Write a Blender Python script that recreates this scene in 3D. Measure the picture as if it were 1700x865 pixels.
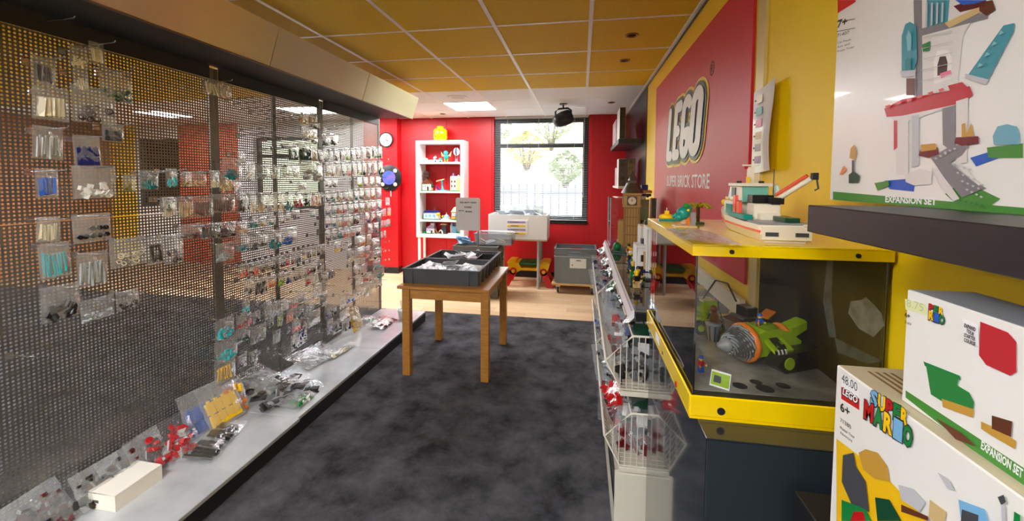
import bpy, bmesh, math, random
from mathutils import Matrix, Vector
random.seed(7)
R = random.random
def U(a, b): return a + (b - a) * random.random()
for o in list(bpy.data.objects): bpy.data.objects.remove(o)
SC = bpy.context.scene
COL = SC.collection
# ---------------------------------------------------------------- camera
H = 1.5                       # eye height
FPX, CYPX = 678.8, 334.74     # focal length and optical centre in pixels of the 1700 x 865 frame
YAW, PITCH, ROLL = -0.1685, 0.0516, 0.005
def _axes():
    cy, sy, cp, sp = math.cos(YAW), math.sin(YAW), math.cos(PITCH), math.sin(PITCH)
    f = Vector((sy*cp, cy*cp, -sp)); r = Vector((cy, -sy, 0)); u = r.cross(f)
    c, s = math.cos(ROLL), math.sin(ROLL)
    return c*r + s*u, -s*r + c*u, f
AR, AU, AF = _axes()
cam = bpy.data.cameras.new('camera'); camo = bpy.data.objects.new('camera', cam); COL.objects.link(camo)
cam.sensor_fit = 'HORIZONTAL'; cam.sensor_width = 36.0; cam.lens = FPX/1700*36
cam.shift_y = -(432.5-CYPX)/1700; cam.clip_start = 0.02; cam.clip_end = 200
M4 = Matrix.Identity(4)
for i in range(3):
    M4[i][0] = AR[i]; M4[i][1] = AU[i]; M4[i][2] = -AF[i]
M4.translation = (0, 0, H)
camo.matrix_world = M4
SC.camera = camo
def ray(x, y): return AR*((x-850)/FPX) - AU*((y-CYPX)/FPX) + AF
def atx(x, y, X): d = ray(x, y); return Vector((0, 0, H)) + d*(X/d.x)
def aty(x, y, Y): d = ray(x, y); return Vector((0, 0, H)) + d*(Y/d.y)
def atz(x, y, Z): d = ray(x, y); return Vector((0, 0, H)) + d*((Z-H)/d.z)
# ---------------------------------------------------------------- world, exposure
w = bpy.data.worlds.new('sky'); SC.world = w; w.use_nodes = True
bg = w.node_tree.nodes['Background']; bg.inputs[0].default_value = (0.88, 0.93, 1.0, 1); bg.inputs[1].default_value = 5.0
vs = SC.view_settings
vs.view_transform = 'Standard'; vs.look = 'None'; vs.gamma = 1; vs.use_curve_mapping = False
vs.exposure = 1.38
LED_POWER = 19.0
# ---------------------------------------------------------------- materials
def lin(c):
    c = c/255.0
    return c/12.92 if c <= 0.04045 else ((c+0.055)/1.055)**2.4
def rgb(t): return (lin(t[0]), lin(t[1]), lin(t[2]), 1)
MATS = {}
def mat(name, col, rough=0.5, metal=0.0, spec=0.5, var=0.0, scale=8.0, bump=0.0, bscale=60.0, alpha=1.0, coat=0.0, stretch=None, col2=None, emit=None, estr=0.0):
    if name in MATS: return MATS[name]
    m = bpy.data.materials.new(name); m.use_nodes = True; nt = m.node_tree; N = nt.nodes; L = nt.links
    b = N['Principled BSDF']
    b.inputs['Base Color'].default_value = rgb(col); b.inputs['Roughness'].default_value = rough
    b.inputs['Metallic'].default_value = metal; b.inputs['Specular IOR Level'].default_value = spec
    b.inputs['Coat Weight'].default_value = coat
    if emit: b.inputs['Emission Color'].default_value = rgb(emit); b.inputs['Emission Strength'].default_value = estr
    if var or bump or col2:
        tc = N.new('ShaderNodeTexCoord'); mp = N.new('ShaderNodeMapping'); L.new(tc.outputs['Object'], mp.inputs[0])
        if stretch: mp.inputs['Scale'].default_value = stretch
    if var or col2:
        nz = N.new('ShaderNodeTexNoise'); nz.inputs['Scale'].default_value = scale; nz.inputs['Detail'].default_value = 5
        L.new(mp.outputs[0], nz.inputs['Vector'])
        mx = N.new('ShaderNodeMix'); mx.data_type = 'RGBA'
        cr = N.new('ShaderNodeMapRange'); cr.inputs[1].default_value = .33; cr.inputs[2].default_value = .67
        L.new(nz.outputs['Fac'], cr.inputs[0]); L.new(cr.outputs[0], mx.inputs['Factor'])
        c = rgb(col)
        a = rgb(col2) if col2 else tuple(min(1, k*(1+var)) for k in c[:3])+(1,)
        d = c if col2 else tuple(k*(1-var) for k in c[:3])+(1,)
        mx.inputs['A'].default_value = d; mx.inputs['B'].default_value = a
        L.new(mx.outputs['Result'], b.inputs['Base Color'])
    if bump:
        n2 = N.new('ShaderNodeTexNoise'); n2.inputs['Scale'].default_value = bscale; n2.inputs['Detail'].default_value = 3
        L.new(mp.outputs[0], n2.inputs['Vector'])
        bp = N.new('ShaderNodeBump'); bp.inputs['Strength'].default_value = bump; bp.inputs['Distance'].default_value = .01
        L.new(n2.outputs['Fac'], bp.inputs['Height']); L.new(bp.outputs[0], b.inputs['Normal'])
    MATS[name] = m
    return m
def clear_mat(name, tint=(255, 255, 255), body=0.12, rough=0.05, bump=0.0, bscale=30, spec=0.5, bodycol=(222, 226, 228)):
    """clear film or sheet: mostly see-through, a little milky body, fresnel gloss from the surface"""
    m = bpy.data.materials.new(name); m.use_nodes = True; nt = m.node_tree; N = nt.nodes; L = nt.links
    N.remove(N['Principled BSDF']); out = N['Material Output']
    tr = N.new('ShaderNodeBsdfTransparent'); tr.inputs[0].default_value = rgb(tint)
    df = N.new('ShaderNodeBsdfDiffuse'); df.inputs[0].default_value = rgb(bodycol)
    gl = N.new('ShaderNodeBsdfGlossy'); gl.inputs['Roughness'].default_value = rough; gl.inputs[0].default_value = (1, 1, 1, 1)
    fr = N.new('ShaderNodeFresnel'); fr.inputs['IOR'].default_value = 1.0+spec
    m1 = N.new('ShaderNodeMixShader'); m1.inputs[0].default_value = body
    m2 = N.new('ShaderNodeMixShader')
    L.new(tr.outputs[0], m1.inputs[1]); L.new(df.outputs[0], m1.inputs[2])
    gn = N.new('ShaderNodeMath'); gn.operation = 'MULTIPLY'; gn.inputs[1].default_value = (.3 if body > .22 or body < .06 else .6) if bump else 1.0; L.new(fr.outputs[0], gn.inputs[0])
    L.new(gn.outputs[0], m2.inputs[0]); L.new(m1.outputs[0], m2.inputs[1]); L.new(gl.outputs[0], m2.inputs[2])
    L.new(m2.outputs[0], out.inputs[0])
    if bump:
        tc = N.new('ShaderNodeTexCoord'); nz = N.new('ShaderNodeTexNoise'); nz.inputs['Scale'].default_value = bscale
        nz.inputs['Distortion'].default_value = 1.5
        L.new(tc.outputs['Object'], nz.inputs['Vector'])
        bp = N.new('ShaderNodeBump'); bp.inputs['Strength'].default_value = bump; bp.inputs['Distance'].default_value = .02
        L.new(nz.outputs['Fac'], bp.inputs['Height'])
        for s in (df, gl): L.new(bp.outputs[0], s.inputs['Normal'])
        L.new(bp.outputs[0], fr.inputs['Normal'])
    MATS[name] = m
    return m
def perforated(name, col, pitch, rad, rough=.3, metal=.9):
    m = mat(name, col, rough, metal, var=.12, scale=3); nt = m.node_tree; N = nt.nodes; L = nt.links
    b = N['Principled BSDF']; out = N['Material Output']
    tc = N.new('ShaderNodeTexCoord'); sp = N.new('ShaderNodeSeparateXYZ'); L.new(tc.outputs['Object'], sp.inputs[0])
    def op(o, a, bb=None):
        n = N.new('ShaderNodeMath'); n.operation = o
        for k, v in enumerate((a, bb)):
            if v is None: continue
            if isinstance(v, (int, float)): n.inputs[k].default_value = v
            else: L.new(v, n.inputs[k])
        return n.outputs[0]
    ds = []
    for ax in ('Y', 'Z'):
        f = op('FRACT', op('DIVIDE', sp.outputs[ax], pitch))
        q = op('SUBTRACT', f, .5); ds.append(op('MULTIPLY', q, q))
    d = op('SQRT', op('ADD', ds[0], ds[1]))
    h = op('LESS_THAN', d, rad/pitch)
    tr = N.new('ShaderNodeBsdfTransparent'); mx = N.new('ShaderNodeMixShader')
    L.new(h, mx.inputs[0]); L.new(b.outputs[0], mx.inputs[1]); L.new(tr.outputs[0], mx.inputs[2]); L.new(mx.outputs[0], out.inputs[0])
    return m
# palette of plain plastic colours
PAL = dict(white=(236, 236, 232), cream=(232, 220, 186), tan=(206, 178, 122), black=(24, 24, 26), darkgrey=(70, 72, 76), grey=(140, 142, 146),
  lightgrey=(190, 192, 196), red=(190, 18, 26), darkred=(110, 18, 24), maroon=(88, 26, 34), brown=(98, 52, 32), darkbrown=(58, 36, 28), orange=(226, 120, 22),
  yellow=(246, 200, 8), olive=(128, 120, 40), lime=(150, 190, 20), green=(20, 130, 60), darkgreen=(16, 70, 44), teal=(0, 128, 134), turquoise=(40, 190, 200),
  blue=(20, 90, 190), navy=(24, 38, 110), skyblue=(120, 180, 220), purple=(84, 50, 120), lilac=(170, 140, 190), pink=(230, 120, 150), clear=(176, 184, 188), coral=(240, 92, 70),
  aqua=(0, 140, 130), gold=(196, 150, 60), sand=(190, 160, 100), pearl=(120, 100, 80))
def P(c): return mat('plastic_'+c, PAL[c], .3, spec=.5)
# ---------------------------------------------------------------- mesh builder
class MB:
    def __init__(s): s.v = []; s.f = []; s.mi = []; s.cur = 0; s.sm = []
    def add(s, v, f, smooth=False, T=None):
        n = len(s.v)
        s.v += [tuple(T @ Vector(p)) for p in v] if T is not None else [tuple(p) for p in v]
        s.f += [tuple(i+n for i in q) for q in f]; s.mi += [s.cur]*len(f); s.sm += [smooth]*len(f)
        return s
    def box(s, x0, x1, y0, y1, z0, z1, bev=0.0, T=None):
        if x0 > x1: x0, x1 = x1, x0
        if y0 > y1: y0, y1 = y1, y0
        if z0 > z1: z0, z1 = z1, z0
        if bev <= 0:
            v = [(x, y, z) for x in (x0, x1) for y in (y0, y1) for z in (z0, z1)]
            f = [(0, 1, 3, 2), (4, 6, 7, 5), (0, 4, 5, 1), (2, 3, 7, 6), (0, 2, 6, 4), (1, 5, 7, 3)]
            return s.add(v, f, T=T)
        b = min(bev, (x1-x0)*.49, (y1-y0)*.49, (z1-z0)*.49); v = []; idx = {}
        for i, x in enumerate((x0, x1)):
            for j, y in enumerate((y0, y1)):
                for k, z in enumerate((z0, z1)):
                    ix, iy, iz = x+(b if i == 0 else -b), y+(b if j == 0 else -b), z+(b if k == 0 else -b)
                    for a, p in enumerate(((x, iy, iz), (ix, y, iz), (ix, iy, z))):
                        idx[(i, j, k, a)] = len(v); v.append(p)
        f = []
        for a in range(3):
            for sd in (0, 1):
                o = [(0, 0), (1, 0), (1, 1), (0, 1)]; q = []
                for p in o:
                    key = [0, 0, 0]; key[a] = sd; rest = [t for t in range(3) if t != a]; key[rest[0]] = p[0]; key[rest[1]] = p[1]
                    q.append(idx[(*key, a)])
                flip = (sd == 0) != (a == 1)
                f.append(tuple(reversed(q)) if flip else tuple(q))
        for a in range(3):
            r = [t for t in range(3) if t != a]
            for p in ((0, 0), (0, 1), (1, 0), (1, 1)):
                q = []
                for sd, face in ((0, r[0]), (1, r[0]), (1, r[1]), (0, r[1])):
                    key = [0, 0, 0]; key[a] = sd; key[r[0]] = p[0]; key[r[1]] = p[1]
                    q.append(idx[(*key, face)])
                flip = (p[0] == p[1]) != (a == 1)
                f.append(tuple(reversed(q)) if not flip else tuple(q))
        for i in (0, 1):
            for j in (0, 1):
                for k in (0, 1):
                    q = [idx[(i, j, k, a)] for a in range(3)]
                    f.append(tuple(q) if (i+j+k) % 2 == 1 else tuple(reversed(q)))
        return s.add(v, f, T=T)
    def cb(s, c, d, rz=0, rx=0, ry=0, bev=0):
        T = Matrix.Translation(c) @ Matrix.Rotation(rz, 4, 'Z') @ Matrix.Rotation(ry, 4, 'Y') @ Matrix.Rotation(rx, 4, 'X')
        return s.box(-d[0]/2, d[0]/2, -d[1]/2, d[1]/2, -d[2]/2, d[2]/2, bev, T)
    def tube(s, pts, r, n=8, closed=False):
        pts = [Vector(p) for p in pts]; rings = []
        up = Vector((0, 0, 1))
        for i, p in enumerate(pts):
            a = pts[i-1] if (i > 0 or closed) else p; b = pts[(i+1) % len(pts)] if (i < len(pts)-1 or closed) else p
            t = (b-a).normalized()
            ref = up if abs(t.z) < .95 else Vector((1, 0, 0))
            x = t.cross(ref).normalized(); y = t.cross(x)
            rr = r[i] if isinstance(r, (list, tuple)) else r
            rings.append([p+x*math.cos(2*math.pi*k/n)*rr+y*math.sin(2*math.pi*k/n)*rr for k in range(n)])
        v = [q for g in rings for q in g]; f = []; m = len(rings)
        for i in range(m if closed else m-1):
            for k in range(n):
                a, b = i*n+k, i*n+(k+1) % n; c, d = ((i+1) % m)*n+(k+1) % n, ((i+1) % m)*n+k
                f.append((d, c, b, a))
        s.add(v, f, True)
        if not closed: s.add(v[:n], [tuple(range(n))]); s.add(v[-n:], [tuple(reversed(range(n)))])
        return s
    def cyl(s, c, r, h, axis='z', n=16, r2=None, T=None):
        r2 = r if r2 is None else r2; v = []
        for t, rr in ((0, r), (1, r2)):
            for k in range(n):
                a = 2*math.pi*k/n; p = (rr*math.cos(a), rr*math.sin(a), h*t)
                if axis == 'x': p = (p[2], p[0], p[1])
                elif axis == 'y': p = (p[1], p[2], p[0])
                v.append((p[0]+c[0], p[1]+c[1], p[2]+c[2]))
        s.add(v, [(k, (k+1) % n, n+(k+1) % n, n+k) for k in range(n)], True, T)
        s.add(v, [tuple(reversed(range(n))), tuple(range(n, 2*n))], False, T)
        return s
    def lathe(s, c, prof, n=20, axis='z', T=None):
        v = []
        for (r, z) in prof:
            for k in range(n):
                a = 2*math.pi*k/n; p = (r*math.cos(a), r*math.sin(a), z)
                if axis == 'x': p = (p[2], p[0], p[1])
                elif axis == 'y': p = (p[1], p[2], p[0])
                v.append((p[0]+c[0], p[1]+c[1], p[2]+c[2]))
        m = len(prof); f = [(i*n+k, i*n+(k+1) % n, (i+1)*n+(k+1) % n, (i+1)*n+k) for i in range(m-1) for k in range(n)]
        s.add(v, f, True, T)
        if prof[0][0] > 1e-5: s.add(v[:n], [tuple(reversed(range(n)))])
        if prof[-1][0] > 1e-5: s.add(v[-n:], [tuple(range(n))])
        return s
    def sph(s, c, r, n=12, m=8, sq=(1, 1, 1), T=None):
        v = []; f = []
        for i in range(m+1):
            th = math.pi*i/m
            for k in range(n):
                a = 2*math.pi*k/n
                v.append((c[0]+sq[0]*r*math.sin(th)*math.cos(a), c[1]+sq[1]*r*math.sin(th)*math.sin(a), c[2]+sq[2]*r*math.cos(th)))
        for i in range(m):
            for k in range(n): f.append((i*n+k, (i+1)*n+k, (i+1)*n+(k+1) % n, i*n+(k+1) % n))
        return s.add(v, f, True, T)
    def prism(s, poly, fn, t):
        """poly: 2-D outline; fn(u, v, d) -> point; depth 0..t"""
        n = len(poly); v = [fn(u, w_, 0) for u, w_ in poly]+[fn(u, w_, t) for u, w_ in poly]
        f = [tuple(range(n)), tuple(reversed(range(n, 2*n)))]+[(k, n+k, n+(k+1) % n, (k+1) % n) for k in range(n)]
        return s.add(v, f)
    def xz(s, poly, y0, y1): return s.prism(poly, lambda u, v, d: (u, y0+d, v), y1-y0)
    def studs(s, x0, y0, z, nx, ny, p=.008, h=.0018, n=6):
        for i in range(nx):
            for j in range(ny): s.cyl((x0+(i+.5)*p, y0+(j+.5)*p, z), p*.3, h, n=n)
        return s
    def mesh(s, name, mats, org=(0, 0, 0)):
        me = bpy.data.meshes.new(name)
        me.from_pydata([(a-org[0], b-org[1], c-org[2]) for a, b, c in s.v], [], s.f)
        if not isinstance(mats, (list, tuple)): mats = [mats]
        for m in mats: me.materials.append(m)
        me.polygons.foreach_set('material_index', s.mi); me.polygons.foreach_set('use_smooth', s.sm)
        me.update(); return me
    def build(s, name, mats, parent=None, world=True):
        """vertices in world space (world) or already in the thing's own space"""
        org = root_loc(parent) if (parent and world) else (0, 0, 0)
        o = bpy.data.objects.new(name, s.mesh(name, mats, org)); COL.objects.link(o)
        if parent: o.parent = parent
        return o
def root_loc(o):
    while o.parent: o = o.parent
    return o.location
def tag(o, label=None, cat=None, group=None, kind=None):
    if label: o['label'] = label
    if cat: o['category'] = cat
    if group: o['group'] = group
    if kind: o['kind'] = kind
    return o
def thing(name, label, cat, loc=(0, 0, 0), rz=0, group=None):
    o = bpy.data.objects.new(name, None); COL.objects.link(o); o.empty_display_size = .05
    o.location = loc; o.rotation_euler = (0, 0, rz)
    return tag(o, label, cat, group)
def inst(name, me, parent=None, loc=(0, 0, 0), rot=(0, 0, 0), scale=(1, 1, 1), mats=None):
    o = bpy.data.objects.new(name, me); COL.objects.link(o)
    o.location = loc; o.rotation_euler = rot; o.scale = scale
    if parent: o.parent = parent
    if mats:
        for i, m in enumerate(mats):
            o.material_slots[i].link = 'OBJECT'; o.material_slots[i].material = m
    return o
def copy_tree(o, parent=None):
    c = o.copy(); COL.objects.link(c); c.parent = parent
    for ch in list(o.children): copy_tree(ch, c)
    return c
def struct(o): o['kind'] = 'structure'; return o
def text(body, size, m, right, up, origin, parent=None, name='lettering', ext=.0004, bold=0.0, sx=1.0, align='LEFT', shear=0.0, spacing=1.0):
    cu = bpy.data.curves.new('t', 'FONT'); cu.body = body; cu.size = size; cu.extrude = ext; cu.offset = bold; cu.align_x = align
    cu.shear = shear; cu.space_character = spacing; cu.resolution_u = 2
    tmp = bpy.data.objects.new('t', cu); me = bpy.data.meshes.new_from_object(tmp); bpy.data.objects.remove(tmp)
    rt, u = Vector(right).normalized(), Vector(up).normalized(); n = rt.cross(u)
    T = Matrix(((rt.x*sx, u.x, n.x, origin[0]), (rt.y*sx, u.y, n.y, origin[1]), (rt.z*sx, u.z, n.z, origin[2]), (0, 0, 0, 1)))
    if parent: T = Matrix.Translation(-Vector(root_loc(parent))) @ T
    me.transform(T); me.materials.clear(); me.materials.append(m)
    o = bpy.data.objects.new(name, me); COL.objects.link(o)
    if parent: o.parent = parent
    return o
# ================================================================ the setting
ZC = 2.479                     # ceiling
GX0, GY0 = 0.642, 2.5935       # a node of the 0.6 m ceiling grid
XW, YF, YB, XL = 0.64, 6.25, -4.4, -8.6
YCARP = 4.38
m_red = mat('red_wall_paint', (200, 10, 22), .45, var=.05, scale=2, bump=.05, bscale=120)
m_yel = mat('yellow_wall_paint', (244, 206, 0), .5, var=.03, scale=2, bump=.05, bscale=150)
m_yel2 = mat('yellow_acrylic', (248, 212, 4), .16, coat=.3)
m_white = mat('white_lacquer', (238, 238, 234), .35)
m_whitewall = mat('white_wall_paint', (232, 232, 230), .6, var=.03)
m_black = mat('black_laminate', (26, 26, 28), .35, var=.1, scale=3)
m_blackwall = mat('blue_black_wall_paint', (40, 46, 54), .3, var=.08, scale=2)
m_blackmetal = mat('black_powder_coat', (18, 19, 21), .4)
m_chrome = mat('bright_wire', (200, 200, 204), .25, 1.0)
m_steel = mat('grey_steel', (150, 150, 150), .35, .9, var=.1, scale=4)
m_paper = mat('white_paper', (240, 240, 238), .6)
m_ink = mat('black_ink', (20, 20, 22), .6)
clear_mat('window_glass', (246, 250, 250), 0.0, 0.0, spec=.45)
clear_mat('display_glass', (253, 254, 253), 0.006, 0.01, spec=.38)
clear_mat('shelf_glass', (225, 245, 238), 0.05, 0.02, spec=.5)
# floor of pale oak boards, beyond the carpet and under the neighbouring room
fl = MB().box(XL, XW, YB, YF, -.06, -.012).build('floor', mat('floor_screed', (150, 120, 90), .7)); struct(fl)
woods = [mat('oak_board_%d' % i, c, .42, var=.07, scale=4, stretch=(1.2, 14, 1)) for i, c in enumerate([(226, 196, 156), (219, 187, 146), (231, 203, 165), (213, 180, 138)])]
bm = MB().box(-.6, .598, -.0685, .0685, -.012, 0, .0012).mesh('plank', woods[0])
y = YCARP+.0; r_ = 0
while y < YF-.02:
    x = XW+.55-(.37*r_ % 1.15); k = 0
    while x > -5.2:
        sx = 1.0; cx = x
        if x+.6 > XW: sx = (XW-(x-.6))/1.2; cx = (XW+x-.6)/2
        inst('plank', bm, fl, (cx, y+.0695, 0), (0, 0, 0), (sx, 1, 1), [random.choice(woods)])
        x -= 1.2
    y += .139; r_ += 1
# carpet
m_carpet = mat('charcoal_carpet', (44, 45, 49), .95, spec=.15, col2=(104, 105, 111), scale=4.4, bump=.8, bscale=350)
nt = m_carpet.node_tree
for n in nt.nodes:
    if n.type == 'TEX_NOISE' and abs(n.inputs['Scale'].default_value-4.4) < .1: n.inputs['Detail'].default_value = 8; n.inputs['Roughness'].default_value = .68; n.inputs['Distortion'].default_value = .15
tag(MB().box(XL+.01, XW-.002, YB+.01, YCARP, -.011, .004, .003).build('carpet', m_carpet), 'mottled charcoal grey carpet covering the shop aisle', 'carpet')
# ceiling
ce = struct(MB().box(XL, XW, YB, YF, ZC+.012, ZC+.2).build('ceiling', mat('yellow_ceiling_slab', (224, 184, 0), .8)))
m_tyel = mat('yellow_ceiling_tile', (224, 184, 0), .75, var=.04, scale=60, bump=.25, bscale=240)
m_twh = mat('white_ceiling_tile', (236, 236, 234), .75, var=.02, scale=60, bump=.25, bscale=240)
m_grid = mat('white_ceiling_grid', (238, 234, 226), .4)
tm = MB().box(-.294, .294, -.294, .294, 0, .011).mesh('ceiling_tile', m_tyel)
LEDS = [(-1.458, 5.2935), (-6.258, 5.2935), (-4.1, 5.2935), (-1.458, -.1065), (-.858, -1.3065), (-.258, -2.5065), (-1.458, -2.5065), (-.858, -3.7065), (-2.658, 5.2935), (-3.858, 1.0935), (-3.858, -.7065), (-6.258, 1.0935), (-5.058, 1.0935), (-5.058, -.7065), (-6.858, 2.2935)]  # past the three seen panels, the rest are added fill, out of view
LEDS = [(GX0-.3-.6*round((GX0-.3-a)/.6), GY0+.3+.6*round((b-GY0-.3)/.6)) for a, b in LEDS]
gx = GX0-.3
while gx > XL+.2:
    gy = GY0-.3-.6*3
    while gy < YF:
        if not any(abs(gx-a) < .1 and abs(gy-b) < .1 for a, b in LEDS):
            y0, y1 = gy-.294, min(gy+.294, YF-.003)
            if y1-y0 > .05 and (gy > 1.2 if gx > -2.6 else gy > 2.2):
                inst('ceiling_tile', tm, ce, (gx, (y0+y1)/2, ZC), (0, 0, 0), (1, (y1-y0)/.588, 1), [m_tyel if gy < 4.39 else m_twh])
        gy += .6
    gx -= .6
gx = GX0-.6
while gx > XL+.2:
    MB().box(gx-.012, gx+.012, .8, YF, ZC-.004, ZC+.012).build('grid_bar', m_grid, ce, False); gx -= .6
gy = GY0-1.2
while gy < YF:
    if gy > YB: MB().box(XL, XW, gy-.010, gy+.010, ZC-.002, ZC+.012).build('grid_bar', m_grid, ce, False)
    gy += .6
MB().box(XW-.022, XW, YB, YF, ZC-.018, ZC-.004).build('edge_angle', m_grid, ce, False)
m_led = mat('lit_led_diffuser', (255, 255, 255), .5, emit=(250, 251, 255), estr=LED_POWER)
for i, (a, b) in enumerate(LEDS):
    lab = {0: 'lit square LED ceiling panel among white tiles above the window', 3: 'unseen square LED panel added over the carpet aisle as fill light', 8: 'hidden square LED panel above the end display bay, added to brighten the far end'}.get(i, 'lit square LED panel in the neighbouring room, two glimpsed, the rest added fill')  # aisle, end-bay and most neighbouring-room panels are unseen, added to brighten the scene
    if i in (4, 5, 6, 7): lab = 'unseen square LED panel added behind the camera for frontal fill light'  # added behind the camera to light the surfaces facing it
    t = thing('ceiling_light', lab, 'ceiling light', (a, b, ZC), group='LED ceiling panels')
    mb = MB()
    for q in ((-.297, .297, -.297, -.28), (-.297, .297, .28, .297), (-.297, -.28, -.28, .28), (.28, .297, -.28, .28)): mb.box(*q, -.006, .010)
    mb.build('frame', m_grid, t, False); MB().box(-.28, .28, -.28, .28, -.003, .006).build('diffuser', m_led, t, False)
# small ceiling fittings
for lab, (px, py) in (('small dark recessed spotlight in yellow tile nearest the shop sign', (1049, 58)), ('small dark recessed spotlight in yellow tile above the sign corner', (1037, 100)),
                      ('small recessed spotlight in white tile by the black wall', (1015, 170)), ('small recessed spotlight in white tile above the white shelf unit', (735, 189))):
    p = atz(px, py, ZC); t = thing('recessed_spotlight', lab, 'spotlight', (p.x, p.y, ZC), group='recessed ceiling spotlights')
    MB().lathe((0, 0, 0), [(.045, 0), (.045, -.005), (.034, -.007), (.03, -.001)], 24).build('trim_ring', mat('bronze_ring', (150, 110, 60), .3, .8), t, False)
    MB().lathe((0, 0, 0), [(.03, -.002), (.02, -.0012), (0, -.001)], 20).build('lens', mat('dark_lens', (30, 26, 22), .2), t, False)
p = atz(760, 161, ZC)
t = thing('ceiling_vent', 'round white ceiling speaker grille beside the LED panel', 'vent', (p.x, p.y, ZC))
MB().lathe((0, 0, 0), [(.12, 0), (.12, -.006), (.105, -.012), (.1, -.008)], 32).build('rim', m_white, t, False)
MB().lathe((0, 0, 0), [(.1, -.007), (.06, -.009), (0, -.01)], 32).build('grille', mat('grille_white', (214, 212, 206), .6, bump=.6, bscale=300), t, False)
# right wall
wr = struct(MB().box(XW, XW+.15, YB, YF+.2, -.06, ZC+.2).build('wall_right', m_yel))
MB().box(XW-.006, XW, 4.31, YF, 0, ZC-.02).build('wall_panel', m_blackwall, wr, False)
MB().box(XW-.004, XW-.0002, YB, 4.31, ZC-.036, ZC-.018).build('shadow_gap', m_blackmetal, wr, False)
MB().box(XW-.010, XW, 1.60, 1.665, .05, ZC-.036).build('joint_profile', mat('beige_profile', (214, 196, 140), .35, .2), wr, False)
# wall behind the camera and the side of the neighbouring room
struct(MB().box(XL, XW+.15, YB-.15, YB, -.06, ZC+.2).build('wall_back', mat('stone_grey_wall', (150, 144, 138), .6)))
struct(MB().box(XL-.15, XL, YB-.15, YF+.2, -.06, ZC+.2).build('wall_left', mat('warm_orange_wall', (176, 122, 72), .6)))
# far wall, built round the window opening
WX0, WX1, WZ0, WZ1 = -1.355, .098, .875, ZC+.012
mb = MB()
mb.box(-3.2, WX0, YF, YF+.2, -.06, ZC+.2); mb.box(WX1, XW+.15, YF, YF+.2, -.06, ZC+.2); mb.box(WX0, WX1, YF, YF+.2, -.06, WZ0); mb.box(WX0, WX1, YF, YF+.2, WZ1, ZC+.2)
wf = struct(mb.build('wall_far', m_red))
for a, b, c, d in ((-2.88, -2.12, 0, ZC), (-2.116, WX0-.03, 0, ZC), (WX1+.03, XW-.008, 0, ZC), (WX0-.026, -.66, 0, WZ0-.03), (-.656, WX1+.026, 0, WZ0-.03)):
    MB().box(a, b, YF-.012, YF, c+.002, d-.004, .002).build('wall_panel', m_red, wf, False)
MB().box(WX0-.03, XW-.01, YF-.02, YF-.0125, 0, .10).build('skirting', m_blackmetal, wf, False)
# red pier with the clock
YP = 6.1
pi_ = struct(MB().box(-3.45, -2.885, YP, YF, 0, ZC).build('wall_pier', m_red))
MB().box(-3.46, -2.872, YP-.012, YF, 0.001, .10, .002).build('skirting', m_blackmetal, pi_, False)
# end wall of the neighbouring room with two windows
mb = MB(); B0, B1 = 1.0, 2.22
xs = [XL, -8.06, -7.1, -5.6, -4.36, -3.2]
for i in range(5):
    if i in (1, 3): mb.box(xs[i], xs[i+1], YF, YF+.2, -.06, B0); mb.box(xs[i], xs[i+1], YF, YF+.2, B1, ZC+.2)
    else: mb.box(xs[i], xs[i+1], YF, YF+.2, -.06, ZC+.2)
wa = struct(mb.build('wall_annex', m_whitewall))
MB().box(-7.1, -5.9, YF-.012, YF, 0, ZC-.02).build('wall_panel', mat('brick_red_wall', (196, 74, 44), .55), wa, False)
MB().box(XL, -8.06, YF-.012, YF, 0, ZC-.02).build('wall_panel', m_yel, wa, False)
def window(n, x0, x1, z0, z1, transom, fw=.05):
    o = MB()
    o.box(x0, x0+fw, YF+.07, YF+.13, z0, z1); o.box(x1-fw, x1, YF+.07, YF+.13, z0, z1)
    o.box(x0+fw, x1-fw, YF+.07, YF+.13, z0, z0+fw); o.box(x0+fw, x1-fw, YF+.07, YF+.13, z1-fw, z1)
    o.box(x0+fw, x1-fw, YF+.07, YF+.13, transom-.03, transom+.03)
    wdo = struct(o.build('window_%d' % n, m_blackmetal))
    for a, b in ((z0+fw, transom-.03), (transom+.03, z1-fw)):
        MB().box(x0+fw, x1-fw, YF+.095, YF+.101, a, b).build('pane', MATS['window_glass'], wdo, False)
    return wdo
w1 = window(1, WX0, WX1, WZ0, WZ1-.015, 2.04, .09)
MB().box(WX0-.005, WX1+.005, YF-.03, YF+.075, WZ0-.022, WZ0, .003).build('window_sill', m_blackmetal, w1, False)
for a, b in ((WX0, WX0+.004), (WX1-.004, WX1)): MB().box(a, b, YF, YF+.07, WZ0, ZC).build('reveal', m_red, w1, False)
window(2, -5.6, -4.36, B0, B1, 1.9); window(3, -8.06, -7.1, B0, B1, 1.9)
# venetian blind
vb = thing('venetian_blind', 'white venetian blind with open slats hanging over the window', 'blind', ((WX0+WX1)/2, YF+.02, WZ0+.02))
m_slat = mat('white_slat', (232, 234, 236), .4)
sw = (WX1-WX0)-.03
me = MB().cb((0, 0, 0), (sw, .024, .0012), rx=.10).mesh('slat', m_slat)
MB().box(-sw/2, sw/2, -.013, .013, 0, .014, .003).build('bottom_rail', m_slat, vb, False)
MB().box(-sw/2, sw/2, -.016, .016, ZC-WZ0-.05, ZC-WZ0-.022, .002).build('head_rail', m_slat, vb, False)
z = .036
while z < ZC-WZ0-.055: inst('slat', me, vb, (0, 0, z)); z += .0255
for f in (-.36, -.02, .36): MB().box(f*sw-.002, f*sw+.002, -.0145, -.0135, .01, ZC-WZ0-.03).build('ladder_cord', m_slat, vb, False)
MB().tube([(sw/2-.055, -.02, 1.54), (sw/2-.06, -.022, 1.0), (sw/2-.058, -.02, .35)], .004, 6).build('tilt_wand', m_white, vb, False)
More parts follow.
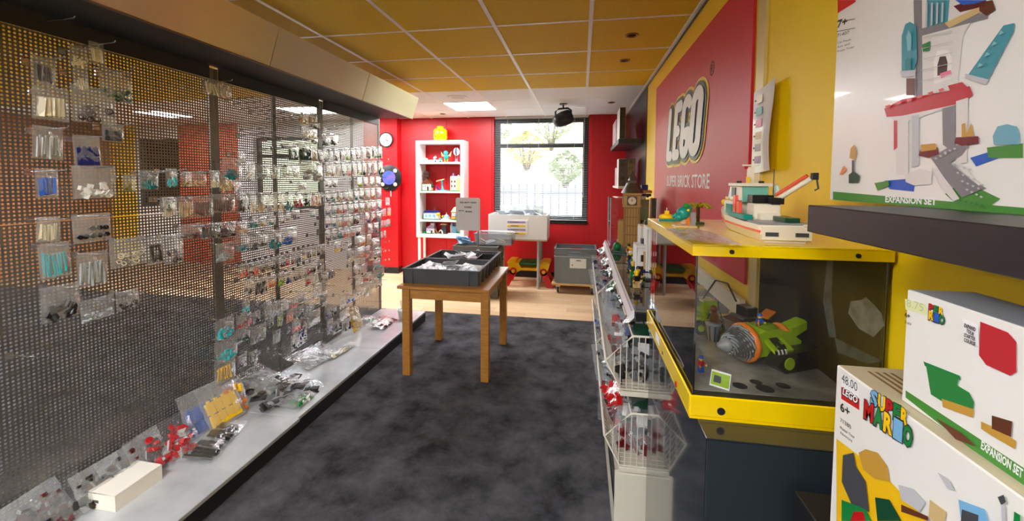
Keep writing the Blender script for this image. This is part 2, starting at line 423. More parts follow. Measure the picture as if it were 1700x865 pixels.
# outdoors
struct(MB().box(-16, 12, 6.6, 26, -.5, -.3).build('ground', mat('outdoor_paving', (150, 146, 136), .9)))
v = []; f = []; nx, ny = 40, 16
for j in range(ny+1):
    for i in range(nx+1):
        t_ = j/ny; v.append((-16+28*i/nx, 10.5+9*t_, -.35+4.4*t_**.8+.25*math.sin(i*1.3+j)*t_+U(-.12, .12)))
for j in range(ny):
    for i in range(nx): a = j*(nx+1)+i; f.append((a, a+1, a+nx+2, a+nx+1))
bank = struct(MB().add(v, f, True).build('grass_bank', mat('dry_grass_bank', (168, 160, 128), .95, col2=(140, 140, 112), scale=1.2, bump=1, bscale=12)))
fe = thing('metal_fence', 'dark metal railing fence at the foot of the bank outside the window', 'fence', (-1.5, 9.2, -.3))
fm = MB().box(-.02, .02, -.012, .012, 0, 1.72).mesh('bar', mat('fence_grey', (88, 96, 108), .5))
for i in range(46): inst('bar', fm, fe, (-4.4+i*.18, 0, 0))
for z in (.25, 1.5): MB().box(-4.5, 4.0, .013, .04, z, z+.05).build('rail', MATS['fence_grey'], fe, False)
def shrub(x, y, z, r, h, lab, c):
    t = thing('shrub', lab, 'shrub', (x, y, z), group='shrubs on the bank outside')
    mb = MB()
    for k in range(420):
        a, b, q = U(0, 6.28), U(0, 1), U(.35, 1)**.5
        p = Vector((r*q*math.cos(a)*math.sin(b*3.1), r*q*math.sin(a)*math.sin(b*3.1), h*(.15+.85*b)))
        n = Vector((U(-1, 1), U(-1, 1), U(-1, 1))).normalized()*.09; n2 = n.cross(Vector((.3, .5, .8))).normalized()*.05
        mb.add([p-n, p+n2, p+n, p-n2], [(0, 1, 2, 3)])
    mb.build('foliage', c, t, False)
    mb = MB()
    for k in range(6):
        a = k*1.05; mb.tube([(0, 0, -.2), (r*.3*math.cos(a), r*.3*math.sin(a), h*.5), (r*.6*math.cos(a+.4), r*.6*math.sin(a+.4), h*.95)], [.03, .02, .006], 5)
    mb.build('branches', mat('bark', (92, 80, 68), .9), t, False)
for k, (x, y, r, h, c) in enumerate([(-3.6, 13.4, .9, 1.5, (140, 136, 100)), (-1.9, 14.2, .8, 1.4, (180, 160, 110)), (-.5, 13.0, .6, 1.2, (126, 136, 104)), (.9, 14.0, .8, 1.4, (196, 160, 116)), (-3.4, 15.9, .9, 2.1, (128, 132, 112)), (-1.2, 16.2, .9, 2.0, (136, 138, 116)), (.9, 16.7, .9, 2.2, (120, 122, 104))]):
    tt = (y-10.5)/9; shrub(x, y, -.35+4.4*tt**.8, r, h, 'loose leafy shrub growing on the grass bank outside', mat('leaf_%d' % k, c, .8))
# ================================================================ gondola bays with perforated panels
PX = -2.12                     # face of the panels
m_perf = perforated('perforated_steel', (126, 121, 114), .0150, .0044, .36, .65)
m_post = mat('warm_grey_post', (126, 121, 113), .4, .6)
m_deck = mat('galvanised_deck', (188, 194, 199), .22, .25, col2=(214, 219, 223), scale=5)
m_kick = mat('dark_kick_plate', (44, 46, 50), .45, .2)
m_soffit = mat('dark_canopy_underside', (52, 52, 54), .5, .2)
m_fascia = mat('champagne_mirror_fascia', (206, 188, 156), .26, .45, bump=.008, bscale=9, var=.06, scale=2)
bays = [(.085, 1.08), (1.08, 2.08), (2.08, 3.07), (3.07, 4.065)]
DECKX, DZ = -1.615, .11
blab = ['perforated steel display bay with canopy, the one before the white cardboard box', 'perforated steel display bay with sparse bags and blue bricks',
        'middle perforated steel display bay packed with small bags', 'end perforated steel display bay beside the red pier and clock']
BAY = []
for i, (a, b) in enumerate(bays):
    t = thing('display_bay', blab[i], 'display unit', (PX, a, 0), group='perforated display bays under one canopy'); BAY.append(t)
    for z0, z1 in ((DZ+.004, 1.322), (1.326, 2.075)): MB().box(PX-.0012, PX, a+.03, b-.03, z0, z1).build('perforated_panel', m_perf, t)
    MB().box(PX-.012, PX+.003, a+.001, a+.03, .0, 2.14).build('post', m_post, t); MB().box(PX-.012, PX+.003, b-.03, b-.001, .0, 2.14).build('post', m_post, t)
    for k in range(5):
        for yy in (a+.015, b-.015): MB().cyl((PX+.003, yy, .4+k*.4), .004, .001, 'x', 8).build('slot', m_blackmetal, t)
    if i > 1: MB().box(PX-.03, PX-.013, (a+b)/2-.010, (a+b)/2+.010, .1, 2.1).build('back_upright', m_post, t)
    MB().box(PX+.004, DECKX+(.012 if i == 1 else 0), a+.001, b-.001, DZ-.02, DZ, .002).build('deck', m_deck, t)
    MB().box(DECKX-.03, DECKX-.004, a+.001, b-.001, .004, DZ-.021).build('kick_plate', m_kick, t)
    MB().box(PX+.0035, PX+.012, a+.031, b-.031, 2.075, 2.15).build('header_plate', m_soffit, t)
    # canopy: dark underside, mirror fascia leaning out over the aisle
    mb = MB(); mb.xz([(PX+.004, 2.15), (-1.755, 2.142), (-1.755, 2.157), (PX+.004, 2.165)], a+.001, b-.001); mb.build('canopy_underside', m_soffit, t)
    mb = MB(); mb.xz([(-1.752, 2.140), (-1.745, 2.138), (-1.676, 2.349), (-1.683, 2.352)], a+.003, b-.003); mb.build('canopy_fascia', m_fascia, t)
    MB().box(-1.757, -1.742, a+.002, b-.002, 2.132, 2.1375).build('fascia_trim', mat('brown_trim', (120, 96, 74), .4, .5), t)
    for yy in (a+.05, b-.05): MB().xz([(PX-.01, 2.17), (-1.76, 2.17), (-1.69, 2.32), (-1.70, 2.33), (PX-.01, 2.2)], yy, yy+.004).build('canopy_bracket', m_soffit, t)
# ================================================================ clear bags
film = clear_mat('clear_film', (252, 253, 253), .2, .22, bump=.26, bscale=5, spec=.22, bodycol=(222, 226, 229))
crinkle = clear_mat('crinkled_film', (246, 248, 250), .5, .3, bump=.5, bscale=6, spec=.16, bodycol=(188, 193, 197))
thin = clear_mat('thin_film', (253, 254, 254), .045, .16, bump=.25, bscale=5, spec=.26)
film2 = clear_mat('cloudy_film', (246, 249, 250), .30, .32, bump=.3, bscale=5, spec=.16, bodycol=(206, 210, 213))
def pouch_mesh(seed, fat=.16, crump=.035, fill=.62):
    rs = random.Random(seed); nx, nz = 7, 9; v = []; f = []
    for side in (1, -1):
        for j in range(nz+1):
            for i in range(nx+1):
                u_, w_ = i/nx, j/nz
                e = (1-(2*u_-1)**4)*(1-(w_)**8)
                prof = .12+.88*math.sin(math.pi*min(1, max(0, (w_-.1)/.88))**1.0*.98)*(.45+.55*w_)
                th = fat*e*prof*.5+(.004 if 0 < i < nx and 0 < j < nz else 0)
                edge = i in (0, nx) or j in (0, nz)
                jx = rs.uniform(-1, 1)*crump*(.25 if edge else 1); jy = rs.uniform(-1, 1)*crump*(.3 if edge else .9)
                if side == -1 and edge:
                    v.append(v[j*(nx+1)+i]); continue
                v.append((u_-.5+jx*.6, side*th+(jy if not edge else jy*.6), -w_*(1-.015*rs.random())+.0))
    n1 = (nx+1)*(nz+1)
    for s in (0, 1):
        for j in range(nz):
            for i in range(nx):
                a = s*n1+j*(nx+1)+i; q = (a, a+1, a+nx+2, a+nx+1); f.append(q if s else tuple(reversed(q)))
    return MB().add(v, f, True).mesh('pouch', film)
POUCH = [pouch_mesh(k, .14+.03*(k % 3)) for k in range(8)]
CRUMP = [pouch_mesh(50+k, .34, .075) for k in range(6)]
def content_mesh(kind, seed, fat=.13):
    rs = random.Random(seed); mb = MB()
    def u(a, b): return rs.uniform(a, b)
    if kind == 'bricks':
        for k in range(16): mb.cb((u(-.34, .34), u(-.3, .3)*fat, -.93+u(0, .36)), (u(.12, .24), u(.06, .1), u(.08, .16)), u(-.4, .4), u(-.5, .5), u(-3, 3))
    elif kind == 'rods':
        for k in range(10): mb.cb((-.36+.08*k+u(-.02, .02), u(-.25, .25)*fat, -.6+u(-.05, .05)), (.05, .05, .6+u(-.05, .08)), u(-.3, .3), u(-.1, .1), u(-.12, .12))
    elif kind == 'panels':
        for k in range(5): mb.cb((-.26+.13*k, u(-.2, .2)*fat, -.6+u(-.04, .04)), (.2, .03, .55), u(.3, .9), u(-.1, .1), u(-.1, .1)); mb.cb((-.26+.13*k, .04, -.36), (.16, .05, .06), u(.3, .9))
    elif kind == 'rings':
        for k in range(14):
            c = Vector((u(-.36, .36), u(-.3, .3)*fat, -.9+u(0, .35))); a = u(0, 3); r0 = u(.05, .08)
            X_ = Vector((math.cos(a), .4*math.sin(a), math.sin(a))); Y_ = Vector((-math.sin(a), .4, math.cos(a)))
            mb.tube([c+X_*r0*math.cos(t)+Y_*r0*math.sin(t) for t in [k2*math.pi/4 for k2 in range(8)]], .018, 4, True)
    elif kind == 'lumps':
        for k in range(26): mb.cb((u(-.4, .4), u(-.35, .35)*fat, -.94+u(0, .3)), (u(.06, .14), u(.05, .08), u(.05, .1)), u(-1, 1), u(-1, 1), u(-3, 3))
    elif kind == 'block':
        for i in range(4):
            for j in range(2): mb.cb((-.3+.2*i, 0, -.8+.28*j), (.19, fat*.7, .26), 0, 0, u(-.04, .04)); mb.cyl((-.3+.2*i, 0, -.67+.28*j), .05, .05, n=6)
    elif kind == 'wheels':
        for k in range(8): mb.cyl((-.34+.17*(k % 5)+u(-.03, .03), -fat*.35+u(-.02, .02), -.78+.26*(k//5)), .085, fat*.7, 'y', 12)
    elif kind == 'full':
        for k in range(44):
            mb.cur = 0 if k % 5 < 3 else 1 if k % 5 == 3 else 2
            z = -.95+.72*rs.random()**1.15; s_ = .55+.45*min(1, (1+z)*3)
            c = (u(-.38, .38), u(-.42, .42)*fat*1.5*s_, z)
            q = rs.random()
            if q < .5: mb.cb(c, (u(.1, .24), u(.05, .1), u(.06, .13)), u(-1, 1), u(-1, 1), u(-3, 3))
            elif q < .75: mb.cb(c, (u(.2, .34), .04, .04), u(-.6, .6), u(-.3, .3), u(-3, 3))
            else: mb.cyl(c, u(.04, .075), .07, random.Random(k).choice('xyz'), 9)
        return mb.mesh(kind, [P('white')]*3)
    return mb.mesh(kind, P('white'))
KINDS = ['bricks', 'rods', 'panels', 'rings', 'lumps', 'block', 'wheels', 'full']
CONT = {k: [content_mesh(k, 100+i*7+len(k)) for i in range(3)] for k in KINDS}
WORD = dict(bricks='bricks', rods='rods', panels='wall pieces', rings='rings', lumps='small parts', block='stacked bricks', wheels='wheels', full='mixed parts')
CW = dict(darkgrey='dark grey', lightgrey='light grey', darkred='dark red', darkbrown='dark brown', darkgreen='dark green', skyblue='pale blue', clear='colourless')
def bag(loc, w_, h, rot, colour, kind, label, group, cat='bag', pouch=None, fm=None, thick=None, colour2=None, name='parts_bag'):
    t = thing(name, label, cat, loc, 0, group); t.rotation_euler = rot
    th = thick if thick else w_
    inst('pouch', pouch or random.choice(POUCH), t, (0, 0, 0), (0, 0, 0), (w_, th, h), [fm or film])
    if kind: inst('contents', random.choice(CONT[kind]), t, (0, 0, 0), (0, 0, 0), (w_*(1 if R() < .5 else -1), th, h), [P(colour)] if kind != 'full' else [P(colour), P(colour2 or colour), P(random.choice(['darkgrey', 'grey', 'black', 'lightgrey']))])
    if colour2 and kind != 'full': inst('contents', random.choice(CONT['bricks']), t, (0, 0, -h*.46), (0, 0, 0), (w_*.62, th, h*.52), [P(colour2)])
    return t
hook_me = None
def hook(loc, n=None):
    global hook_me
    if hook_me is None:
        hook_me = MB().tube([(-.004, 0, 0), (.12, 0, .003), (.182, 0, .006), (.19, 0, .014)], .0022, 5).mesh('wire_prong', m_chrome)
        MB2 = MB().box(-.004, .001, -.012, .012, -.014, .010); hook.plate = MB2.mesh('back_plate', m_chrome)
    i = 1 if loc[1] < 2.06 else 2 if loc[1] < 3.07 else 3
    lb_ = '%s, %s the %s' % ('hook carrying '+n if n else 'empty bright wire hook', band(loc[2]), PANEL[i])
    t = thing('peg_hook', lb_, 'hook', loc, 0, lb_.replace('hook', 'hooks'))
    inst('wire_prong', hook_me, t); inst('back_plate', hook.plate, t)
    return t
PANEL = ['sparse perforated panel', 'sparse perforated panel', 'middle perforated panel', 'pier-end perforated panel']
def band(z): return 'high on' if z > 1.72 else 'just above the seam of' if z > 1.33 else 'below the seam of' if z > .85 else 'low on'
HUNG = []
def hung(x0, y0, x1, y1, colour, kind, off=.09, hk=True, c2=None, fm=None):
    """a bag seen in that pixel box, hanging just in front of the panel plane"""
    X = PX+off; ym = (y0+y1)/2
    a, b = atx(x0, ym, X), atx(x1, ym, X); c, d = atx((x0+x1)/2, y0, X), atx((x0+x1)/2, y1, X)
    w_, h = b.y-a.y, c.z-d.z
    w_ = min(max(w_, .028), .24); yc = (a.y+b.y)/2
    i = 1 if yc < 2.06 else 2 if yc < 3.07 else 3
    cn = CW.get(colour, colour)
    lab = 'clear bag of %s %s %s the %s' % (cn, WORD[kind], band(c.z), PANEL[i])
    t = bag((X, yc, c.z), w_, h, (U(-.03, .03), U(-.04, .04), math.pi/2+U(-.12, .12)), colour, kind, lab, lab.replace('clear bag', 'clear bags'), fm=fm, thick=min(w_, .13), colour2=c2)
    if hk: h_ = hook((PX, yc, c.z-.012), cn+' '+WORD[kind])
    HUNG.append((t, h_ if hk else None, yc, c.z, cn, WORD[kind], band(c.z), PANEL[i]))
# single bags on the sparse panel (pixel boxes in the photograph)
for r_ in '''50 95 95 142 darkbrown panels|117 77 147 112 cream bricks|148 70 172 107 cream panels|120 112 147 150 cream bricks|55 145 115 200 cream panels|165 115 218 170 darkgreen lumps
120 145 190 205 darkbrown rings|170 205 205 236 darkgrey block|53 210 107 265 lightgrey rods|122 225 165 278 navy block|57 280 98 330 blue panels|122 275 190 330 white bricks
205 290 225 318 olive bricks|230 283 264 315 teal bricks|275 280 295 310 turquoise bricks|299 285 319 310 olive lumps|320 284 342 310 tan lumps|347 283 364 312 cream bricks
363 285 386 318 tan bricks|370 262 401 300 teal bricks|386 298 401 320 clear lumps|265 327 287 352 darkbrown bricks|268 327 296 362 cream rods|296 326 321 362 tan rods|321 325 352 360 brown rods
297 372 333 397 maroon lumps|333 370 370 396 black rods|63 360 100 402 cream rods|120 355 182 402 black wheels|63 403 115 462 turquoise rods|127 418 180 475 clear rods
182 395 242 443 cream rings|242 391 275 440 black panels|273 389 306 438 black rings|65 473 135 531 black bricks|130 494 192 531 clear lumps|190 482 232 513 darkbrown lumps
337 133 383 160 cream rods'''.replace('\n', '|').split('|'):
    q = r_.split(); hung(*map(int, q[:4]), q[4], q[5])
for r_ in '''353 322 390 353 brown rods|391 321 414 353 darkbrown rods|414 320 426 353 cream bricks|427 320 441 352 tan bricks|441 320 453 352 clear lumps|453 319 462 352 tan rods|462 319 472 351 tan bricks|473 320 486 350 teal bricks
486 319 503 344 red bricks|504 318 516 342 black bricks|516 320 524 342 coral rods|524 320 533 342 orange rods|533 320 541 340 black rods
362 368 393 395 darkbrown block|393 368 413 388 tan lumps|413 362 428 378 teal bricks|429 360 444 376 tan bricks|445 359 459 374 teal lumps|462 358 472 371 darkgreen lumps|475 354 484 366 olive lumps|486 350 498 364 purple bricks|514 348 523 361 teal lumps
390 388 415 418 teal lumps|415 385 445 414 darkgrey lumps|445 382 466 413 teal bricks|466 378 493 406 blue bricks|359 403 388 434 clear bricks
403 463 423 489 black rings|423 460 444 489 black rods|444 456 460 476 orange bricks|460 453 473 474 lime bricks|473 450 487 470 navy bricks|487 447 500 466 black lumps|500 444 510 462 grey lumps|509 438 516 455 red bricks|516 434 527 452 black bricks|527 431 538 449 darkgrey rods
508 455 520 471 red bricks|520 453 530 468 white rods|529 449 538 466 black rods|402 492 415 519 turquoise lumps|438 500 452 526 clear lumps|452 499 466 524 clear lumps|464 496 481 516 white rods|482 494 494 512 coral lumps|493 482 510 502 clear bricks|518 471 536 493 white bricks
393 523 409 545 red lumps|410 519 419 540 pink bricks|419 516 432 536 black bricks|440 505 455 530 clear lumps|460 519 471 542 lime rods|440 530 454 545 darkgreen bricks|475 513 488 535 orange rods|487 509 505 530 darkgrey lumps|506 495 523 518 clear bricks
391 543 416 568 darkgreen lumps|417 539 441 568 grey rings|484 528 499 551 coral lumps|499 524 512 546 brown rods|511 515 533 540 white lumps|453 548 465 570 clear rods|480 550 512 576 darkgrey lumps|488 544 508 564 navy rods
393 252 408 270 white lumps|478 238 496 268 darkgreen block|496 237 516 268 darkgreen block|514 244 526 268 tan block|497 188 512 208 tan block|512 187 526 207 tan block|515 202 530 213 black lumps|500 212 528 231 cream rods|516 228 528 238 brown bricks
408 270 425 298 white lumps|427 274 446 297 clear lumps|450 274 464 297 white bricks|469 272 484 296 white lumps|485 272 498 296 white rods|499 265 534 299 clear bricks|494 299 508 316 white bricks
395 588 410 610 darkgrey lumps|413 582 428 604 darkgrey rods
355 528 389 562 turquoise bricks|357 562 394 600 turquoise bricks|356 597 390 634 yellow panels'''.replace('\n', '|').split('|'):
    q = r_.split(); hung(*map(int, q[:4]), q[4], q[5])
def row(x0, y0, x1, y1, hh0, hh1, cols, kinds=('bricks', 'lumps', 'bricks', 'rods'), off=.09):
    n = len(cols)
    for i, c in enumerate(cols):
        if c == '-': continue
        t0, t1 = i/n, (i+.94)/n; tm_ = (t0+t1)/2
        yt = y0+(y1-y0)*tm_; hh = hh0+(hh1-hh0)*tm_
        hung(x0+(x1-x0)*t0, yt, x0+(x1-x0)*t1, yt+hh, c, kinds[i % len(kinds)], off)
row(396, 440, 500, 416, 23, 20, ['coral', 'red', 'darkred', 'coral', 'maroon', 'olive', 'black', 'darkgrey', 'black', 'red', 'darkred', 'darkgrey'], ('lumps', 'bricks'))
row(502, 412, 541, 404, 20, 17, ['tan', 'darkgrey', 'olive', 'black', 'darkgrey'], ('lumps', 'bricks'))
# bay beside the pier
row(528, 249, 636, 243, 21, 19, ['darkbrown', 'grey', 'lightgrey', 'maroon', 'darkred', 'lime', 'maroon', 'brown', 'white', 'darkgreen', 'darkgreen', 'green'], ('rods', 'bricks', 'rods', 'lumps'))
row(540, 270, 637, 267, 24, 24, ['tan', 'sand', 'tan', 'maroon', 'coral', 'maroon', 'lime', 'darkgreen', 'navy', 'pink', 'darkgreen'], ('lumps', 'bricks', 'rods'))
row(540, 297, 634, 293, 15, 16, ['black', 'darkbrown', '-', '-', '-', 'lime', 'grey', 'white', 'lilac'], ('lumps', 'bricks'))
CR = ['navy', 'teal', 'tan', 'red', 'cream', 'teal', 'black', 'cream', 'orange', 'lilac']
row(540, 318, 634, 311, 18, 18, CR, ('lumps', 'lumps', 'bricks'))
row(540, 339, 634, 331, 18, 18, ['navy', 'teal', 'orange', 'red', 'white', 'red', 'tan', 'tan', 'pink', 'lilac'], ('lumps', 'lumps', 'bricks'))
row(540, 360, 634, 350, 19, 17, ['navy', 'teal', 'tan', 'coral', 'cream', 'maroon', '-', 'purple', 'red', 'teal'], ('lumps', 'lumps', 'bricks'))
row(540, 382, 630, 369, 19, 16, ['navy', 'teal', 'teal', 'coral', 'orange', 'navy', '-', 'white', 'purple'], ('lumps', 'lumps', 'bricks'))
for r_ in '''535 223 548 243 darkgreen lumps|548 222 562 242 darkgreen lumps|555 401 566 418 yellow lumps|576 413 588 436 cream lumps|577 405 584 412 black bricks|592 391 607 409 orange lumps|608 389 617 406 tan rods|592 410 606 428 orange lumps|605 408 616 428 coral lumps|613 412 632 431 black lumps|617 395 630 412 clear lumps
588 425 598 440 white rods|618 430 633 446 teal bricks|621 443 637 463 teal bricks|585 440 598 458 darkbrown lumps|598 438 611 460 darkbrown lumps|604 452 616 466 red lumps|590 470 608 490 white lumps|606 468 623 490 cream rods|622 463 634 477 darkgrey lumps|590 461 598 475 white rods
574 482 597 500 blue lumps|563 488 575 512 white rods|540 504 550 526 purple lumps|548 507 558 524 black bricks|562 513 582 531 white lumps|542 530 554 553 purple rods|553 531 568 552 black panels|567 529 584 551 black panels|533 452 544 469 grey lumps|544 446 556 462 darkgrey rods|533 472 543 490 white lumps|534 490 544 508 clear lumps'''.replace('\n', '|').split('|'):
    q = r_.split(); hung(*map(int, q[:4]), q[4], q[5])
# hooks without bags
for (x, y) in [(375, 165), (388, 172), (402, 180), (415, 185), (430, 190), (445, 197), (460, 200), (395, 225), (415, 222), (432, 248), (452, 246), (470, 244), (400, 215), (540, 215), (555, 208), (440, 232), (470, 230), (523, 372), (510, 390), (527, 388), (500, 552), (515, 545), (525, 538), (530, 550), (430, 585), (445, 578), (455, 588), (420, 612), (400, 622), (590, 508), (605, 500), (612, 512), (15, 590), (60, 15+22)]:
    p = atx(x, y, PX); hook((PX, p.y, p.z))

# bags that would share a description are told apart by what hangs beside them
def _relabel():
    seen = {}
    for e in HUNG: seen.setdefault(e[0]['label'], []).append(e)
    for lab, es in seen.items():
        if len(es) < 2: continue
        for e in es:
            nb = sorted((abs(o[2]-e[2])+2*abs(o[3]-e[3]), o[4], o[5]) for o in HUNG if o[0] != e[0] and (o[4], o[5]) != (e[4], e[5]))[0]
            tail = 'beside %s %s, %s the %s' % (nb[1], nb[2], e[6].replace('just ', ''), e[7])
            for pre in ('clear bag of %s %s ', 'bag of %s %s '):
                l2 = pre % (e[4], e[5])+tail
                if len(l2.split()) <= 16: break
            if len(l2.split()) > 16: l2 = l2.replace(' perforated panel', ' panel')
            if len(l2.split()) <= 16: e[0]['label'] = l2; e[0]['group'] = l2.replace('bag of', 'bags of', 1)
            if e[1]:
                l3 = 'hook carrying %s %s ' % (e[4], e[5])+tail
                if len(l3.split()) > 16: l3 = l3.replace(' perforated panel', ' panel')
                if len(l3.split()) <= 16: e[1]['label'] = l3; e[1]['group'] = l3.replace('hook', 'hooks', 1)
_relabel()
# ================================================================ things lying on the deck
def bag_on(p, w_, h, a, rz, colour, kind, label, group='loose bags lying on the steel deck', pouch=None, fm=None, thick=None, c2=None, name='loose_bag'):
    """bag whose bottom edge rests at p; a = lean (0 upright, -1.5 lying), rz = heading (pi/2 faces the aisle)"""
    Rm = Matrix.Rotation(rz, 3, 'Z') @ Matrix.Rotation(a, 3, 'X')
    up = Rm @ Vector((0, 0, 1))
    return bag(Vector(p)+up*h, w_, h, (a, 0, rz), colour, kind, label, group, pouch=pouch, fm=fm, thick=thick, colour2=c2, name=name)
Q = math.pi/2
def dk(x, y, z=DZ): return atz(x, y, z)
for (x, y, w_, h, a, rz, c, k, lab, f_, c2) in [
    (62, 862, .17, .17, -.9, Q+.2, 'black', 'wheels', 'clear bag of black wheels and white axles lying at the deck corner', thin, 'white'),
    (112, 832, .16, .18, -.75, Q-.1, 'black', 'wheels', 'clear bag of black tyres leaning beside the white cardboard box', thin, None),
    (85, 812, .17, .16, -.6, Q+.15, 'maroon', 'full', 'cloudy bag with a few maroon and dark parts leaning on the panel', film2, 'black'),
    (178, 792, .15, .13, -.5, Q, 'black', 'full', 'clear bag of black parts tucked behind the white cardboard box', film, None),
    (218, 772, .15, .13, -.55, Q, 'darkgrey', 'full', 'clear bag of dark grey parts behind the far end of the cardboard box', film2, None),
    (258, 752, .14, .14, -.5, Q+.1, 'maroon', 'full', 'clear bag of dark maroon bricks beside the red bag', film, 'black'),
    (300, 764, .19, .17, -.62, Q-.1, 'red', 'full', 'big clear bag of bright red bricks leaning on the panel', thin, 'red'),
    (345, 722, .15, .20, -.45, Q-.15, 'blue', 'block', 'clear bag with a tall blue brick block', film, None),
    (382, 705, .18, .21, -.5, Q-.1, 'yellow', 'block', 'big clear bag of yellow panels leaning at the foot of the post', film, None),
    (395, 690, .15, .17, -.35, Q, 'orange', 'full', 'clear bag of amber yellow parts behind the yellow panel bag', film, 'yellow'),
    (385, 735, .30, .16, -1.42, Q+.3, 'black', 'rods', 'flat bag of shiny black sticks lying below the yellow bag', thin, None),
    (490, 668, .36, .26, -1.3, Q-.35, 'black', 'full', 'large clear bag of black panels lying on the deck', thin, 'darkgrey'),
    (468, 648, .22, .22, -1.1, Q+.2, 'clear', 'full', 'crumpled clear bag with pale strips behind the large black bag', film2, None),
    (545, 600, .30, .22, -1.4, Q-.2, 'clear', 'rods', 'long clear bag of transparent strips lying along the deck', film, None),
    (575, 585, .26, .14, -1.42, Q-.1, 'cream', 'lumps', 'flat clear bag with a few cream parts on the deck', film2, None),
    (512, 668, .16, .15, -1.46, Q+.1, 'green', 'bricks', 'flat bag holding a green plate and white card at the deck edge', film2, 'white'),
    (596, 546, .14, .18, -.3, Q, 'yellow', 'lumps', 'yellow tinted bag standing at the end of the deck', clear_mat('yellow_film', (255, 236, 140), .2, .12, bump=.5, bscale=7, bodycol=(250, 220, 90)), 'white'),
    (648, 540, .24, .15, -1.38, Q, 'brown', 'full', 'clear bag of mixed brown black and white parts beside the white tub', film, 'white'),
    (622, 530, .12, .10, -1.3, Q+.3, 'aqua', 'lumps', 'small clear bag with aqua parts at the deck end', film, None)]:
    p = dk(x, y); p.x = min(p.x, DECKX-.03); w_ *= 1.2; h *= 1.2
    if p.x < -2.0: p = atx(x, y, -2.0)
    bag_on((p.x, p.y, DZ+.012), w_, h, a, rz, c, k, lab, pouch=random.choice(CRUMP), fm=f_, thick=min(.2, w_)*.8, c2=c2)
# white cardboard box
A, B, C_ = dk(192, 851), dk(269.7, 795), dk(149, 843)
L_ = (B-A).length; e1 = (B-A).normalized(); e2 = Vector((-e1.y, e1.x, 0)); Wd = max(.06, (C_-A).dot(e2))
t = thing('cardboard_box', 'long white cardboard box lying on the steel deck', 'box', (A.x, A.y, DZ), math.atan2(e1.y, e1.x))
m_card = mat('white_card', (240, 236, 226), .6, var=.02)
hb = .068; mb = MB()
mb.box(0, L_, 0, .002, 0, hb); mb.box(0, L_, Wd-.002, Wd, 0, hb); mb.box(0, .002, .002, Wd-.002, 0, hb); mb.box(L_-.002, L_, .002, Wd-.002, 0, hb); mb.box(0, L_, .002, Wd-.002, 0, .002)
mb.build('tray', m_card, t, False)
mb = MB(); mb.cb((L_/2, Wd/2, hb+.004), (L_-.002, Wd, .002), rx=.03); mb.build('lid_flap', m_card, t, False)
mb = MB(); mb.cb((L_/2, Wd+.012, hb+.012), (L_*.97, .03, .002), rx=.7); mb.build('side_flap', mat('brown_card', (120, 84, 60), .7), t, False)
MB().box(-.0006, 0, Wd*.62, Wd*.85, hb*.42, hb*.6).build('print_mark', mat('grey_print', (90, 80, 76), .6), t, False)
# white tub
p = dk(672, 528); t = thing('plastic_tub', 'small white plastic tub at the far end of the deck', 'tub', (min(p.x, DECKX-.09), p.y, DZ))
MB().lathe((0, 0, 0), [(0, .001), (.058, 0), (.07, .085), (.076, .088), (.076, .094), (.066, .09), (.056, .006), (0, .006)], 24).build('bowl', mat('milky_plastic', (228, 228, 220), .35), t, False)
for k in range(4): bag((t.location.x+U(-.03, .03), t.location.y+U(-.02, .02), DZ+.15+.01*k), .07, .09, (U(-.4, .4), U(-.4, .4), U(0, 3)), 'clear', None, 'small empty clear bag stuffed in the white tub', 'empty bags in the white tub', pouch=random.choice(CRUMP), fm=film2)
# ================================================================ table with two trays
m_beech = mat('oiled_beech', (182, 126, 56), .38, var=.14, scale=5, stretch=(2, 2, 14)); m_beechx = mat('oiled_beech_top', (186, 130, 62), .3, var=.14, scale=5, stretch=(2, 14, 14))
TX0, TX1, TY0, TY1 = -1.37, -.655, 2.865, 3.70
t = thing('wooden_table', 'square beech wood table with straight legs holding two dark trays', 'table', ((TX0+TX1)/2, (TY0+TY1)/2, .004))
MB().box(TX0, TX1, TY0, TY1, .677, .70, .004).build('table_top', m_beechx, t)
for a, b in ((TX0+.035, TX0+.095), (TX1-.065, TX1-.005)):
    for c, d in ((TY0+.015, TY0+.075), (TY1-.115, TY1-.055)): MB().box(a, b, c, d, .004, .677, .003).build('leg', m_beech, t)
MB().box(TX0+.096, TX1-.066, TY0+.025, TY0+.047, .60, .677, .002).build('apron', m_beechx, t); MB().box(TX0+.096, TX1-.066, TY1-.09, TY1-.068, .60, .677, .002).build('apron', m_beechx, t)
for x in (TX0+.05, TX1-.05): MB().box(x-.01, x+.01, TY0+.076, TY1-.116, .60, .677, .002).build('apron', m_beech, t)
